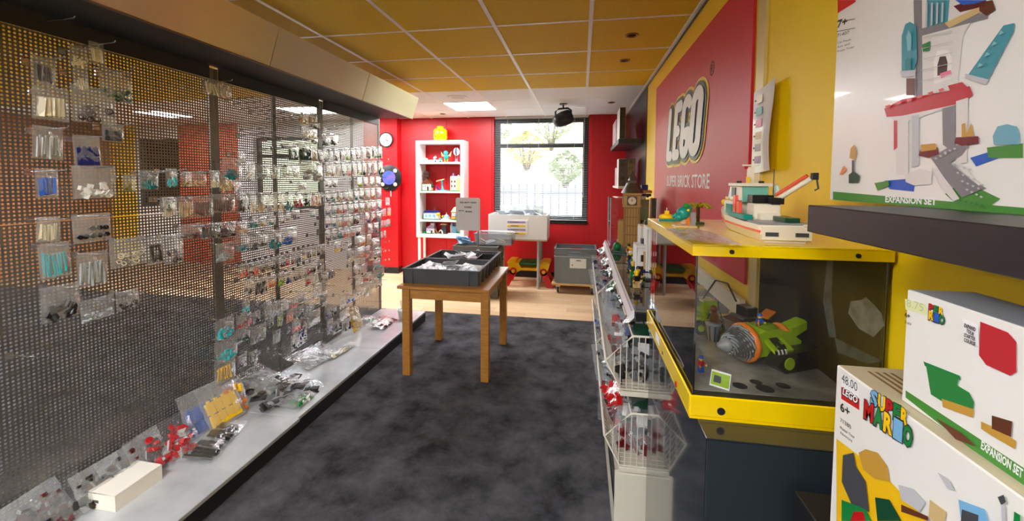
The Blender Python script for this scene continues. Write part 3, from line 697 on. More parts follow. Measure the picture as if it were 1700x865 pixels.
def crate(name, label, x0, x1, y0, y1, z0, h, m, cat='crate', handle=False, ribs=True, group=None, wall=.006, rim=.016, taper=.014, handle_back=False, bands=False):
    cx, cy = (x0+x1)/2, (y0+y1)/2; t = thing(name, label, cat, (cx, cy, z0), 0, group)
    a, b = (x1-x0)/2, (y1-y0)/2; mb = MB()
    def sl(s0, s1, hole=False):   # wall slab between two plan points, leaning out to the rim
        (xa, ya), (xb, yb) = s0, s1
        inx = 0 if ya == yb else (1 if xa < 0 else -1); iny = 0 if xa == xb else (1 if ya < 0 else -1)
        segs = [(0, 1, 0, 1)] if not hole else [(0, .36, 0, 1), (.64, 1, 0, 1), (.36, .64, 0, .74), (.36, .64, .9, 1)]
        for u0, u1, v0, v1 in segs:
            pts = []
            for v_ in (v0, v1):
                k = taper*(1-v_)
                for u_ in (u0, u1):
                    px_ = xa+(xb-xa)*u_; py_ = ya+(yb-ya)*u_
                    px_ = max(-a+k, min(a-k, px_)); py_ = max(-b+k, min(b-k, py_))
                    pts.append((px_, py_, v_*h)); pts.append((px_+inx*wall, py_+iny*wall, v_*h))
            mb.add(pts, [(0, 2, 6, 4), (1, 5, 7, 3), (0, 1, 3, 2), (4, 6, 7, 5), (0, 4, 5, 1), (2, 3, 7, 6)])
    sl((-a, -b), (a, -b), handle); sl((a, b), (-a, b), handle or handle_back); sl((-a, b), (-a, -b)); sl((a, -b), (a, b))
    mb.box(-a+taper, a-taper, -b+taper, b-taper, 0.0, .006)
    mb.build('body', m, t, False)
    mb = MB()
    for q in ((-a-.006, a+.006, -b-.006, -b+rim), (-a-.006, a+.006, b-rim, b+.006), (-a-.006, -a+rim, -b+rim, b-rim), (a-rim, a+.006, -b+rim, b-rim)): mb.box(*q, h-.006, h, .002)
    mb.build('rim', m, t, False)
    if ribs:
        for sx in (-1, 1):
            for f_ in (.74, .97):
                for sy_ in (-1, 1): MB().cb((sx*a*f_, sy_*(b-taper*.45), h*.48), (.008, .018, h*.92)).build('rib', m, t, False)
            for f_ in (-.8, -.3, .3, .8): MB().cb((sx*(a-taper*.4), b*f_, h*.48), (.018, .008, h*.92)).build('rib', m, t, False)
        for z in (bands or ()):
            mb = MB(); mb.box(-a-.004, a+.004, -b-.004, -b+.012, h*z, h*z+.008); mb.box(-a-.004, -a+.01, -b+.012, b, h*z, h*z+.008); mb.box(a-.01, a+.004, -b+.012, b, h*z, h*z+.008); mb.build('band', m, t, False)
    return t
m_tray = mat('dark_grey_crate', (78, 82, 88), .45, var=.06)
m_gcrate = mat('mid_grey_crate', (128, 136, 142), .45, var=.05); m_gcrate2 = mat('warm_grey_crate', (120, 122, 118), .45, var=.05)
X0, X1 = -1.358, -.752
ta = crate('storage_tray', 'dark grey shallow tray of clear bags at the front of the table', X0, X1, 2.945, 3.372, .701, .118, m_tray, 'tray', group='dark trays on the wooden table')
tb = crate('storage_tray', 'dark grey shallow tray with white bags and a small black box', X0+.006, X1-.004, 3.386, 3.812, .701, .118, m_tray, 'tray', group='dark trays on the wooden table')
for tt, xs_ in ((ta, (0.02,)), (tb, (-.12, .14))):
    for x in xs_: MB().box(x-.002, x+.002, -.19, .19, .008, .085).build('divider', m_tray, tt, False)
c_ = crate('small_black_box', 'small open black plastic box inside the rear tray', -.915, -.775, 3.44, 3.72, .709, .10, mat('black_crate', (22, 22, 24), .4), 'box', ribs=False, rim=.006, taper=.004, wall=.003)
def heap(n, x0, x1, y0, y1, z, lab, grp, cols, wr=(.10, .17), zr=.03, fms=(film, film2)):
    for k in range(n):
        gx = (k+.5)/n; x = x0+(x1-x0)*gx+U(-.03, .03); y = U(y0, y1); w_ = U(*wr); c = random.choice(cols)
        x = max(x0, min(x1, x))
        hh, an, rz = U(*wr), U(-1.5, -.95), U(0, 6.28); dv_ = Matrix.Rotation(rz, 3, 'Z') @ Matrix.Rotation(an, 3, 'X') @ Vector((0, 0, hh*.5))
        kd = random.choice(['full', 'bricks', None]) if c != 'clear' else None
        lab2 = lab+(' with %s parts showing' % CW.get(c, c) if kd else ', no parts showing')
        bag_on((x-dv_.x, y-dv_.y, z+U(0, zr)), w_, hh, an, rz, c, kd, lab2, grp+(', '+CW.get(c, c) if kd else ', plain'), pouch=random.choice(CRUMP), fm=random.choice(fms), thick=w_*.6, name='crumpled_bag')
heap(30, -1.26, -.85, 3.05, 3.26, .735, 'crumpled clear bag in the front tray', 'bags in the front tray', ['clear', 'lightgrey', 'clear', 'tan', 'skyblue', 'grey', 'darkgrey'], (.12, .18), .045, (crinkle, crinkle, crinkle, film))
heap(20, -1.17, -.97, 3.5, 3.70, .74, 'white crumpled bag in the rear tray', 'bags in the rear tray', ['lightgrey', 'clear', 'clear'], (.12, .17), .02, (crinkle,))
heap(3, -1.30, -1.24, 3.5, 3.7, .735, 'small dark bag in the rear tray', 'black bags in the rear tray', ['black', 'black'], (.1, .12), .01, (film,))
# card sign on a pole, clamped to the tray rim
cs = thing('sign_stand', 'white card sign on a thin pole clamped behind the rear tray', 'sign', (-.985, 3.835, .701))
ca, cb2 = aty(757, 328, 3.84), aty(797, 383, 3.84)
MB().tube([(-.985, 3.845, .66), (-.985, 3.845, cb2.z+.02)], .006, 10).build('pole', m_steel, cs)
MB().box(-.997, -.973, 3.80, 3.852, .80, .826, .002).build('clamp', m_steel, cs)
poly = []
for (cx, cz, a0) in ((cb2.x-.02, ca.z-.02, 0), (ca.x+.02, ca.z-.02, 90), (ca.x+.02, cb2.z+.02, 180), (cb2.x-.02, cb2.z+.02, 270)):
    for k in range(5): a = math.radians(a0+k*22.5); poly.append((cx+.02*math.cos(a), cz+.02*math.sin(a)))
MB().xz(poly, 3.836, 3.840).build('card', mat('pale_card', (240, 238, 240), .5), cs)
mb = MB()
for (u0, u1, v_, hh) in [(.18, .30, .15, .016), (.32, .35, .155, .010), (.38, .44, .15, .014), (.46, .58, .145, .010), (.62, .86, .145, .014), (.36, .66, .29, .014), (.12, .34, .40, .010), (.40, .68, .425, .014)]:
    n = max(2, int((u1-u0)/.035))
    for k in range(n):
        u_ = u0+(u1-u0)*k/n; x = ca.x+(cb2.x-ca.x)*u_; z = ca.z+(cb2.z-ca.z)*v_
        mb.box(x, x+.0055, 3.8352, 3.836, z-hh/2+U(-.002, .002), z+hh/2+U(-.002, .002))
mb.build('handwriting', m_ink, cs)
# ================================================================ far end of the shop
Y5 = 5.0
gs = 'grey crates stacked on the floor'
for k, (lab, m) in enumerate([('grey crate standing on the floor at the bottom of the stack', m_gcrate2), ('grey crate in the middle of the floor stack', m_gcrate2), ('uppermost grey crate of the floor stack, filled with bags', m_gcrate2)]):
    crate('storage_crate', lab, -1.615, -1.03, Y5, Y5+.4, .001+k*.222, .22, m, group=gs, bands=(.2, .5, .8))
clear_mat('clear_box_plastic', (235, 240, 244), .22, .08, spec=.5)
crate('clear_box', 'see-through plastic box with yellow parts on the grey crates', -1.36, -.86, Y5+.1, Y5+.4, .668, .15, MATS['clear_box_plastic'], 'box', ribs=False)
heap(5, -1.30, -.95, Y5+.17, Y5+.33, .685, 'crumpled bag in the see-through box', 'bags in the see-through box', ['yellow', 'cream'], (.12, .16), .01)
heap(4, -1.52, -1.45, Y5+.06, Y5+.2, .675, 'pale blue tinted bag on the grey crates', 'pale blue bags on the grey crates', ['skyblue'], (.16, .2), .02, (clear_mat('bluish_film', (200, 230, 245), .45, .15, bump=.6, bscale=6, bodycol=(190, 222, 236)),))
# white bin on a steel legged table
YT = 5.52
ws = thing('bin_table', 'white panel table with round steel legs under the window', 'table', (-.85, YT+.25, .001))
xl, xr = -1.272, -.455
MB().box(xl+.01, xr-.0, YT+.01, YT+.5, .672, .694, .003).build('table_top', mat('birch_ply', (214, 196, 160), .5), ws)
for x in (xl+.13, xr-.12):
    for y_ in (YT+.05, YT+.45): MB().cyl((x, y_, .001), .02, .671, n=14).build('leg', mat('grey_leg_paint', (186, 188, 190), .35, .3), ws)
wb = thing('white_bin', 'open white box full of clear bags standing on the steel legged table', 'box', (-.85, YT+.25, .695))
mb = MB(); mb.box(xl, xr, YT, YT+.018, .695, 1.03); mb.box(xl, xr, YT+.48, YT+.498, .695, 1.03); mb.box(xl, xl+.018, YT+.018, YT+.48, .695, 1.03); mb.box(xr-.018, xr, YT+.018, YT+.48, .695, 1.03); mb.box(xl+.018, xr-.018, YT+.018, YT+.48, .695, .71)
mb.build('body', m_white, wb)
a, b = aty(841, 365, YT-.002), aty(876, 392, YT-.002)
MB().box(a.x, b.x, YT-.004, YT-.0005, b.z, a.z, .001).build('label_sheet', m_paper, wb)
for k, c in enumerate(['lilac', 'yellow', 'lilac', 'yellow']):
    z = a.z-.025-(a.z-b.z-.03)*k/3.6; s_ = MB().box(a.x+.012, b.x-.03, YT-.006, YT-.0042, z-.014, z+.008).build('stripe', P(c), wb)
    mb = MB(); [mb.box(a.x+.06+.012*q, a.x+.067+.012*q, YT-.0075, YT-.0062, z-.007, z+.002) for q in range(9)]; mb.build('print', m_ink, s_)
heap(26, xl+.12, xr-.12, YT+.12, YT+.38, .95, 'crumpled clear bag in the white bin', 'bags in the white bin', ['clear', 'clear', 'white', 'aqua', 'skyblue'], (.14, .22), .05, (crinkle, crinkle, film))
for k in range(3): bag_on((xl+.2+.2*k, YT+.42, .97), .24, .17, -.25, 0, 'clear', None, 'clear plastic sheet bag standing up at the back of the white bin', 'bags in the white bin', pouch=random.choice(CRUMP), fm=crinkle)
bag_on((xr-.19, YT+.36, 1.0), .09, .12, -.1, .2, 'tan', 'bricks', 'small clear bag of tan parts on top of the white bin', 'tan bag on the white bin', pouch=CRUMP[0])
# children's play table
pt = thing('play_table', 'yellow and green plastic play table with red folding legs', 'table', (-.7, 5.82, .001))
ax, bx = -1.03, -.42; yy0, yy1 = 5.66, 6.0
m_py, m_pr, m_pg = mat('toy_yellow', (244, 190, 10), .3), mat('toy_red', (210, 22, 26), .3), mat('toy_green', (22, 112, 56), .35)
mb = MB(); mb.xz([(ax, .34), (ax+.16, .34), (ax+.2, .27), (bx-.2, .27), (bx-.16, .34), (bx, .34), (bx-.03, .24), (bx-.10, .18), (bx-.2, .235), (ax+.2, .235), (ax+.10, .18), (ax+.03, .24)], yy0, yy1); mb.build('frame', m_py, pt)
for x in (ax, bx-.13): 
    mb = MB(); mb.box(x+.01, x+.12, yy0+.02, yy1-.02, .34, .36, .004); mb.build('storage_bin', m_py, pt)
gp = MB().box(ax+.17, bx-.17, yy0+.01, yy1-.01, .31, .345, .003).build('building_plate', m_pg, pt)
mb = MB(); mb.studs(ax+.18, yy0+.03, .345, 10, 10, .026, .006); mb.build('studs', m_pg, gp)
for sx, x in ((-1, ax+.09), (1, bx-.09)):
    for y_ in (yy0-.012, yy1-.02):
        mb = MB(); mb.xz([(x-.045, .22), (x+.045, .22), (x+sx*.10+.04, .004), (x+sx*.10-.05, .004)], y_, y_+.03); mb.cyl((x, y_, .22), .052, .03, 'y', 18)
        lg = mb.build('leg', m_pr, pt); MB().cyl((x, y_-.006, .22), .025, .042, 'y', 14).build('pivot', m_py, lg)
# big crate on a dolly
CX0, CX1, CYY = -.345, .205, 5.42
dl = thing('wooden_dolly', 'low wooden dolly on black castors', 'dolly', ((CX0+CX1)/2, CYY+.2, .001))
for k in range(3): MB().box(CX0-.035, CX1+.03, CYY-.02+k*.17, CYY+.1+k*.17, .112, .134, .002).build('board', mat('pine_board', (206, 166, 110), .5, var=.1, scale=5, stretch=(1, 12, 12)), dl)
for x in (CX0+.05, CX1-.05):
    MB().box(x-.03, x+.03, CYY-.02, CYY+.44, .092, .1115).build('batten', MATS['pine_board'], dl)
    for y_ in (CYY+.04, CYY+.38):
        cst = MB().cyl((x-.012, y_, .042), .04, .024, 'x', 18).build('castor', m_blackmetal, dl)
        MB().box(x-.02, x-.0125, y_-.02, y_+.02, .03, .091).build('fork', m_steel, cst); MB().box(x+.0125, x+.02, y_-.02, y_+.02, .03, .091).build('fork', m_steel, cst)
bc = crate('storage_crate', 'tall open blue-grey crate with a paper label on the wooden dolly', CX0, CX1, CYY, CYY+.4, .1345, .47, m_gcrate, handle_back=True, taper=.02, bands=(.86, .76))
bc.children[1].data.materials[0] = mat('pale_grey_rim', (176, 186, 194), .4)
a, b = aty(946, 429, CYY-.005), aty(973, 446, CYY-.005)
lb = MB().box(a.x, b.x, CYY-.009, CYY-.005, b.z, a.z).build('paper_label', m_paper, bc)
mb = MB(); [mb.box(a.x+.085+.012*k, a.x+.094+.012*k, CYY-.0105, CYY-.0092, a.z-.033, a.z-.018) for k in range(5)]; mb.box(a.x+.03, a.x+.04, CYY-.0105, CYY-.0092, b.z+.03, b.z+.05); mb.build('print', m_ink, lb)
MB().box((CX0+CX1)/2-.09, (CX0+CX1)/2+.07, CYY-.004, CYY+.004, .50, .56, .003).build('grip_recess', mat('grip_blue_grey', (128, 146, 156), .45), bc)
# round things on the red pier
p = aty(641, 232, YP-.02)
ck = thing('wall_clock', 'round wall clock with white dial and black rim on the red pier', 'clock', (p.x, YP, p.z))
MB().lathe((0, 0, 0), [(.0, .0), (.118, .0), (.118, -.035), (.108, -.04), (.10, -.028), (0, -.028)][::-1], 40, 'y').build('rim', m_blackmetal, ck, False)
MB().cyl((0, -.030, 0), .10, .001, 'y', 40).build('dial', mat('dial_white', (240, 240, 236), .4), ck, False)
mb = MB()
for k in range(12): a = k*math.pi/6; mb.cb((.082*math.sin(a), -.0312, .082*math.cos(a)), (.006, .001, .02), ry=a)
mb.build('hour_marks', m_ink, ck, False)
for nm, an, ln, wd in (('hour_hand', 2.1, .05, .013), ('minute_hand', .35, .075, .009)): MB().cb((ln/2*math.sin(an), -.0326, ln/2*math.cos(an)), (wd, .001, ln), ry=an).build(nm, m_ink, ck, False)
p = aty(646, 295, YP-.02)
dc = thing('wall_disc', 'round black framed disc with a blue centre and white emblems on the red pier', 'wall decoration', (p.x, YP, p.z))
MB().lathe((0, 0, 0), [(0, -.03), (.195, -.03), (.205, -.024), (.205, 0)], 48, 'y').build('backing', m_blackmetal, dc, False)
MB().cyl((0, -.033, 0), .11, .003, 'y', 36).build('centre', mat('swirled_blue', (40, 90, 225), .3, col2=(120, 90, 215), scale=14), dc, False)
for k in range(4):
    a = math.pi/4+k*math.pi/2; MB().lathe((.152*math.cos(a), 0, .152*math.sin(a)), [(0, -.034), (.034, -.034), (.034, -.03)], 6, 'y').build('emblem', P('cream'), dc, False)
MB().tube([(0.02, -.01, -.2), (.025, -.015, -.3)], .006, 6).build('tassel', m_white, dc, False)
# small bags on the pier
for i, (x0, y0, x1, y1, c) in enumerate([(640, 328, 647, 341, 'white'), (632, 347, 637, 359, 'brown'), (637, 346, 641, 359, 'red'), (643, 345, 649, 358, 'yellow'), (632, 366, 636, 378, 'brown'), (637, 365, 642, 377, 'black'), (642, 364, 648, 376, 'darkgreen'), (632, 384, 635, 395, 'brown'), (637, 383, 641, 394, 'black')]):
    yb = YP-.10; a, b = aty(x0, (y0+y1)/2, yb), aty(x1, (y0+y1)/2, yb); c0, d0 = aty((x0+x1)/2, y0, yb), aty((x0+x1)/2, y1, yb)
    bag(((a.x+b.x)/2, yb, c0.z), max(.04, b.x-a.x), c0.z-d0.z, (0, 0, U(-.1, .1)), c, 'lumps', 'tiny clear bag of %s parts on the red pier' % CW.get(c, c), 'tiny bags on the red pier', fm=film2)
for (x, y) in [(643, 328), (634, 346), (639, 345), (646, 344), (634, 365), (645, 363), (634, 383), (639, 382), (640, 400), (646, 399), (640, 415), (646, 414), (640, 430), (646, 429), (640, 444), (646, 443), (645, 263)]:
    p = aty(x, y, YP); h_ = hook((p.x, YP, p.z-.012)); h_.rotation_euler = (0, 0, -math.pi/2); h_['label'] = 'bright wire hook fixed to the red pier'; h_['group'] = 'wire hooks on the red pier'
# projector-like speaker under the ceiling
p = aty(935, 196, 5.3)
sp_ = thing('ceiling_speaker', 'black round loudspeaker hanging from the ceiling before the window', 'speaker', (p.x, p.y, ZC))
c = Vector((0, 0, p.z-ZC-.01)); T = Matrix.Translation(c) @ Matrix.Rotation(.5, 4, 'Z') @ Matrix.Rotation(math.radians(68), 4, 'Y')
MB().lathe((0, 0, 0), [(0, -.13), (.06, -.125), (.085, -.08), (.095, 0), (.092, .09), (.086, .10), (0, .094)], 28, T=T).build('housing', mat('speaker_black', (30, 31, 33), .4), sp_, False)
MB().lathe((0, 0, 0), [(.084, .1005), (.05, .098), (0, .102)], 24, T=T).build('front_grille', mat('speaker_grille', (44, 45, 48), .6, bump=.5, bscale=300), sp_, False)
MB().tube([c+Vector((-.10, .03, 0)), c+Vector((-.10, .03, .10)), c+Vector((-.06, .02, .13)), c+Vector((.06, -.02, .13)), c+Vector((.10, -.03, .10)), c+Vector((.10, -.03, 0))], .012, 8).build('bracket', m_blackmetal, sp_, False)
MB().cyl((0, 0, c.z+.12), .012, -c.z-.12, n=10).build('ceiling_stem', m_blackmetal, sp_, False); MB().cyl((0, 0, -.012), .05, .012, n=20).build('ceiling_plate', m_blackmetal, sp_, False)
# ================================================================ little models built from bricks
def spec(t, rows):
    """rows: (part, colour or material, primitives); all in the thing's own space. 'part>sub' makes sub a child of the last part of that name"""
    last = {}
    for nm, c, prims in rows:
        mb = MB()
        for p in prims:
            k = p[0]
            if k == 'b': mb.cb(p[1:4], p[4:7], *(p[7:8]), bev=min(p[4:7])*.06)
            elif k == 'br': mb.cb(p[1:4], p[4:7], p[7], p[8], p[9])
            elif k == 'c': mb.cyl(p[1:4], p[4], p[5], p[6] if len(p) > 6 else 'z', p[7] if len(p) > 7 else 12, p[8] if len(p) > 8 else None)
            elif k == 's': mb.sph(p[1:4], p[4], 12, 8, p[5] if len(p) > 5 else (1, 1, 1))
            elif k == 't': mb.tube(p[1], p[2], 6)
            elif k == 'p': mb.xz(p[1], p[2], p[3])
            elif k == 'st': mb.studs(*p[1:])
            elif k == 'l': mb.lathe(p[1], p[2], 16, p[3] if len(p) > 3 else 'z')
        m = P(c) if isinstance(c, str) else c
        if '>' in nm: a, b = nm.split('>'); o = mb.build(b, m, last[a], False)
        else: o = mb.build(nm, m, t, False); last[nm] = o
    return t
def house(t, w_, d, h, wall, roof, trim='white', tower=None):
    rows = [('baseplate', 'green', [('b', 0, 0, .006, w_*1.15, d*1.2, .01)]), ('walls', wall, [('b', 0, 0, .011+h*.3, w_, d, h*.6), ('st', -w_/2, -d/2, .011+h*.6, max(2, int(w_/.02)), max(2, int(d/.02)), .02, .004)]),
            ('roof', roof, [('p', [(-w_*.56, .011+h*.6), (w_*.56, .011+h*.6), (w_*.1, .011+h), (-w_*.1, .011+h)], -d*.55, d*.55)]), ('door', 'brown', [('b', w_*.18, -d/2-.003, .011+h*.18, w_*.2, .006, h*.36)])]
    for k in (-1, 0): rows.append(('window', 'skyblue', [('b', -w_*.3+.25*w_*(k+1), -d/2-.003, .011+h*.38, w_*.15, .006, h*.18)])); rows.append(('window_frame', trim, [('b', -w_*.3+.25*w_*(k+1), -d/2-.001, .011+h*.38, w_*.2, .006, h*.24)]))
    if tower: rows += [('tower', wall, [('c', w_*.45, 0, .011, w_*.18, h*1.1)]), ('spire', tower, [('c', w_*.45, 0, .011+h*1.1, w_*.22, h*.4, 'z', 12, .002)])]
    return spec(t, rows)
def minifig(loc, rz, legs, torso, top, label, hold=None, group=None, s=1.0, skin='yellow'):
    t = thing('toy_figure', label, 'toy figure', loc, rz, group); t.scale = (s, s, s)
    spec(t, [('leg', legs, [('b', -.004, 0, .007, .0072, .008, .012), ('b', -.004, -.001, .0015, .0072, .010, .003)]), ('leg', legs, [('b', .004, 0, .007, .0072, .008, .012), ('b', .004, -.001, .0015, .0072, .010, .003)]),
        ('hips', legs, [('b', 0, 0, .0145, .0155, .008, .003)]), ('torso', torso, [('p', [(-.0078, .016), (.0078, .016), (.0055, .029), (-.0055, .029)], -.004, .004)]),
        ('arm', torso, [('t', [(-.0062, 0, .0275), (-.0095, -.001, .0225), (-.0098, -.006, .0185)], .0022)]), ('arm', torso, [('t', [(.0062, 0, .0275), (.0095, -.001, .0225), (.0098, -.006, .0185)], .0022)]),
        ('hand', skin, [('c', -.0098, -.0085, .0165, .0022, .004)]), ('hand', skin, [('c', .0098, -.0085, .0165, .0022, .004)]),
        ('head', skin, [('c', 0, 0, .0292, .0032, .0015), ('l', (0, 0, .0305), [(.0042, 0), (.005, .0012), (.005, .0072), (.0042, .0085), (0, .0085)])]), ('head>eyes', 'black', [('s', -.0018, -.0047, .0362, .0007), ('s', .0018, -.0047, .0362, .0007)]),
        ('hat', top, [('l', (0, 0, .036), [(.0066, 0), (.0062, .003), (.0045, .0062), (0, .007)])])])
    if hold: spec(t, [('held_part', hold, [('b', -.0098, -.009, .019, .003, .003, .016)])])
    return t
# ---- white shelf unit on legs by the far wall
SX0, SX1, SY0, SY1 = -2.515, -1.752, 5.96, 6.232
sz1, sz0 = aty(730, 233, SY0).z, aty(730, 395, SY0).z
su = thing('shelf_unit', 'tall white open shelf unit on thin legs against the red wall', 'shelf unit', ((SX0+SX1)/2, (SY0+SY1)/2, .001))
MB().box(SX0, SX1, SY0, SY1, sz1-.05, sz1, .002).build('top_board', m_white, su); MB().box(SX0, SX1, SY0, SY1, sz0, sz0+.05, .002).build('bottom_board', m_white, su)
for a in (SX0, SX1-.055): MB().box(a, a+.055, SY0, SY1, sz0+.05, sz1-.05, .001).build('side_board', m_white, su)
SH = []
for yy in (270.5, 319, 367):
    z = aty(730, yy, SY0).z; MB().box(SX0+.0555, SX1-.0555, SY0+.004, SY1, z-.012, z+.012).build('shelf', m_white, su); SH.append(z+.0125)
SH.append(sz0+.0505)
for x in (SX0+.04, SX1-.04):
    for y_ in (SY0+.03, SY1-.03): MB().box(x-.018, x+.018, y_-.018, y_+.018, .001, sz0).build('leg', m_white, su)
hd = thing('toy_storage_jar', 'big yellow face shaped storage jar on the white shelf unit', 'storage box', (aty(731, 230, SY0+.12).x, SY0+.125, sz1), -.12)
S_ = .78
MB().lathe((0, 0, 0), [(0, 0), (.085*S_, 0), (.09*S_, .012*S_), (.115*S_, .02*S_), (.135*S_, .05*S_), (.135*S_, .20*S_), (.118*S_, .235*S_), (.07*S_, .245*S_), (.066*S_, .246*S_)], 32).build('body', m_yel2, hd, False)
MB().lathe((0, 0, .246*S_), [(.066*S_, 0), (.066*S_, .04*S_), (.06*S_, .046*S_), (0, .046*S_)], 28).build('stud', m_yel2, hd, False)
def onhead(a, z, w_, h, mt, nm):   # little printed patch bent round the head
    mb = MB(); v = []; f = []
    for i in range(9):
        u_ = -1+2*i/8; hh = h*math.sqrt(max(0, 1-u_*u_*.98)); an = a+w_*u_
        for s_ in (-1, 1): v.append((.1365*S_*math.sin(an), -.1365*S_*math.cos(an), z*S_+s_*hh))
    for i in range(8): f.append((2*i, 2*i+2, 2*i+3, 2*i+1))
    mb.add(v, f).build(nm, mt, hd, False)
onhead(-.62, .15, .10, .012, m_ink, 'eye'); onhead(-.10, .15, .10, .012, m_ink, 'eye'); onhead(-.36, .085, .17, .012, mat('lip_red', (190, 20, 40), .3), 'mouth')
onhead(-.62, .178, .14, .004, m_ink, 'eyebrow'); onhead(-.10, .178, .14, .004, m_ink, 'eyebrow')
gm = 'brick models on the white shelf unit'
def sx(px, row): return aty(px, 300, SY0+.12).x
ym = SY0+.12
t = thing('brick_ship', 'white brick model ship on the top shelf of the white unit', 'toy model', (sx(711, 0), ym, SH[0]), 0, gm)
spec(t, [('hull', 'white', [('p', [(-.14, .03), (.14, .045), (.11, 0), (-.11, 0)], -.03, .03)]), ('cabin', 'lightgrey', [('b', -.05, 0, .05, .08, .04, .03), ('st', -.09, -.02, .065, 4, 2, .02, .004)]), ('tail', 'skyblue', [('br', .11, 0, .075, .05, .02, .03, 0, 0, -.6)]), ('stripe', 'aqua', [('b', 0, -.031, .022, .2, .004, .01)])])
t = thing('brick_vehicle', 'pale aqua and white brick vehicle in the middle of the top shelf', 'toy model', (sx(728, 0), ym, SH[0]), 0, gm)
spec(t, [('chassis', 'lightgrey', [('b', 0, 0, .025, .13, .05, .025)]), ('cab', 'aqua', [('b', .035, 0, .05, .05, .045, .03), ('st', .01, -.02, .065, 2, 2, .02, .004)]), ('wheel', 'black', [('c', -.04, -.032, .014, .013, .008, 'y')]), ('wheel', 'black', [('c', .04, -.032, .014, .013, .008, 'y')])])
t = thing('brick_creature', 'aqua winged brick creature on the top shelf of the white unit', 'toy model', (sx(741, 0), ym, SH[0]), 0, gm)
spec(t, [('body', 'aqua', [('s', 0, 0, .085, .042, (1, .8, 1.1))]), ('head', 'turquoise', [('s', 0, -.02, .145, .034)]), ('wing', 'tan', [('p', [(-.03, .1), (-.085, .17), (-.07, .09)], -.006, .006)]), ('wing', 'tan', [('p', [(.03, .1), (.085, .17), (.07, .09)], -.006, .006)]), ('leg', 'gold', [('c', -.02, 0, 0, .013, .055)]), ('leg', 'gold', [('c', .02, 0, 0, .013, .055)]), ('base', 'green', [('b', .03, 0, .004, .16, .09, .008)])])
t = thing('brick_balloon', 'white and blue brick hot-air balloon at the end of the top shelf', 'toy model', (sx(758, 0), ym, SH[0]), 0, gm)
spec(t, [('envelope', 'white', [('s', 0, 0, .165, .05, (1, 1, 1.25))]), ('stripe', 'navy', [('s', .004, -.004, .165, .05, (.5, 1, 1.24))]), ('rope', 'grey', [('t', [(-.02, 0, .11), (-.012, 0, .05)], .003), ('t', [(.02, 0, .11), (.012, 0, .05)], .003)]), ('basket', 'pink', [('b', 0, 0, .032, .036, .036, .036)]), ('base', 'lilac', [('b', 0, 0, .006, .08, .07, .012)])])
t = thing('brick_hut', 'brown and cream brick tree hut on the second shelf', 'toy model', (sx(710, 1), ym, SH[1]), 0, gm)
house(t, .14, .11, .17, 'cream', 'brown', 'tan'); spec(t, [('lookout', 'darkbrown', [('b', -.01, 0, .24, .08, .07, .05), ('p', [(-.065, .27), (.045, .27), (-.01, .32)], -.045, .045), ('c', -.01, 0, .17, .02, .07)]), ('leaves', 'darkgreen', [('s', .07, .0, .08, .03)])])
t = thing('brick_playground', 'teal and purple brick playground with a swing on the second shelf', 'toy model', (sx(733, 1), ym, SH[1]), 0, gm)
spec(t, [('base', 'skyblue', [('b', .02, 0, .006, .2, .12, .012), ('st', -.07, -.05, .012, 8, 4, .022, .004)]), ('post', 'teal', [('b', .01, 0, .09, .02, .02, .16)]), ('arm', 'tan', [('br', -.02, 0, .17, .13, .018, .016, 0, 0, -.25)]), ('slide', 'purple', [('br', -.055, -.01, .05, .09, .03, .02, 0, 0, .8)]), ('seat', 'red', [('b', -.07, 0, .035, .05, .04, .04)]), ('cone', 'turquoise', [('c', .02, -.01, .012, .028, .075, 'z', 10, .004)])])
t = thing('brick_castle', 'tall pale yellow brick castle with purple turret on the second shelf', 'toy model', (sx(756, 1), ym, SH[1]), 0, gm)
spec(t, [('base', 'green', [('b', -.02, 0, .006, .2, .13, .012)]), ('keep', 'cream', [('b', -.02, 0, .12, .1, .09, .215), ('st', -.07, -.04, .2275, 5, 4, .02, .005)]), ('turret', mat('pale_yellow', (240, 214, 120), .35), [('c', .05, 0, .012, .034, .19)]), ('turret_cap', 'white', [('c', .05, 0, .202, .04, .05, 'z', 12, .004)]), ('cone_roof', 'purple', [('c', -.03, 0, .23, .035, .06, 'z', 12, .003)])]+[('window', 'brown', [('b', -.045+.05*i, -.046, .08+.07*j, .022, .006, .035)]) for i in (0, 1) for j in (0, 1)])
t = thing('brick_house', 'long white brick house with blue roof on the third shelf', 'toy model', (sx(717, 2), ym, SH[2]), 0, gm)
spec(t, [('base', 'green', [('b', 0, 0, .005, .27, .14, .01)]), ('walls', 'white', [('b', 0, 0, .06, .24, .1, .1)]), ('roof', 'navy', [('p', [(-.13, .11), (.13, .11), (.09, .14), (-.09, .14)], -.06, .06)]), ('chimney', 'brown', [('b', .05, .01, .16, .03, .03, .05)]), ('awning', 'yellow', [('s', .115, -.045, .085, .03)])]+[('window', 'skyblue', [('b', -.08+.065*i, -.052, .06, .04, .006, .045)]) for i in range(3)])
t = thing('brick_dome', 'pale blue domed brick pavilion on the third shelf', 'toy model', (sx(741, 2), ym, SH[2]), 0, gm)
spec(t, [('base', 'white', [('c', 0, 0, 0, .062, .03)]), ('dome', 'skyblue', [('s', 0, 0, .03, .05)]), ('finial', 'white', [('c', 0, 0, .075, .008, .04, 'z', 8, .002)]), ('tree', 'lime', [('s', -.05, -.03, .05, .02)])])
t = thing('brick_house', 'gold and white brick gabled house at the end of the third shelf', 'toy model', (sx(757, 2), ym, SH[2]), 0, gm)
house(t, .12, .11, .19, 'gold', 'cream')
t = thing('brick_house', 'purple and white brick villa on the lowest shelf', 'toy model', (sx(716, 3), ym, SH[3]), 0, gm)
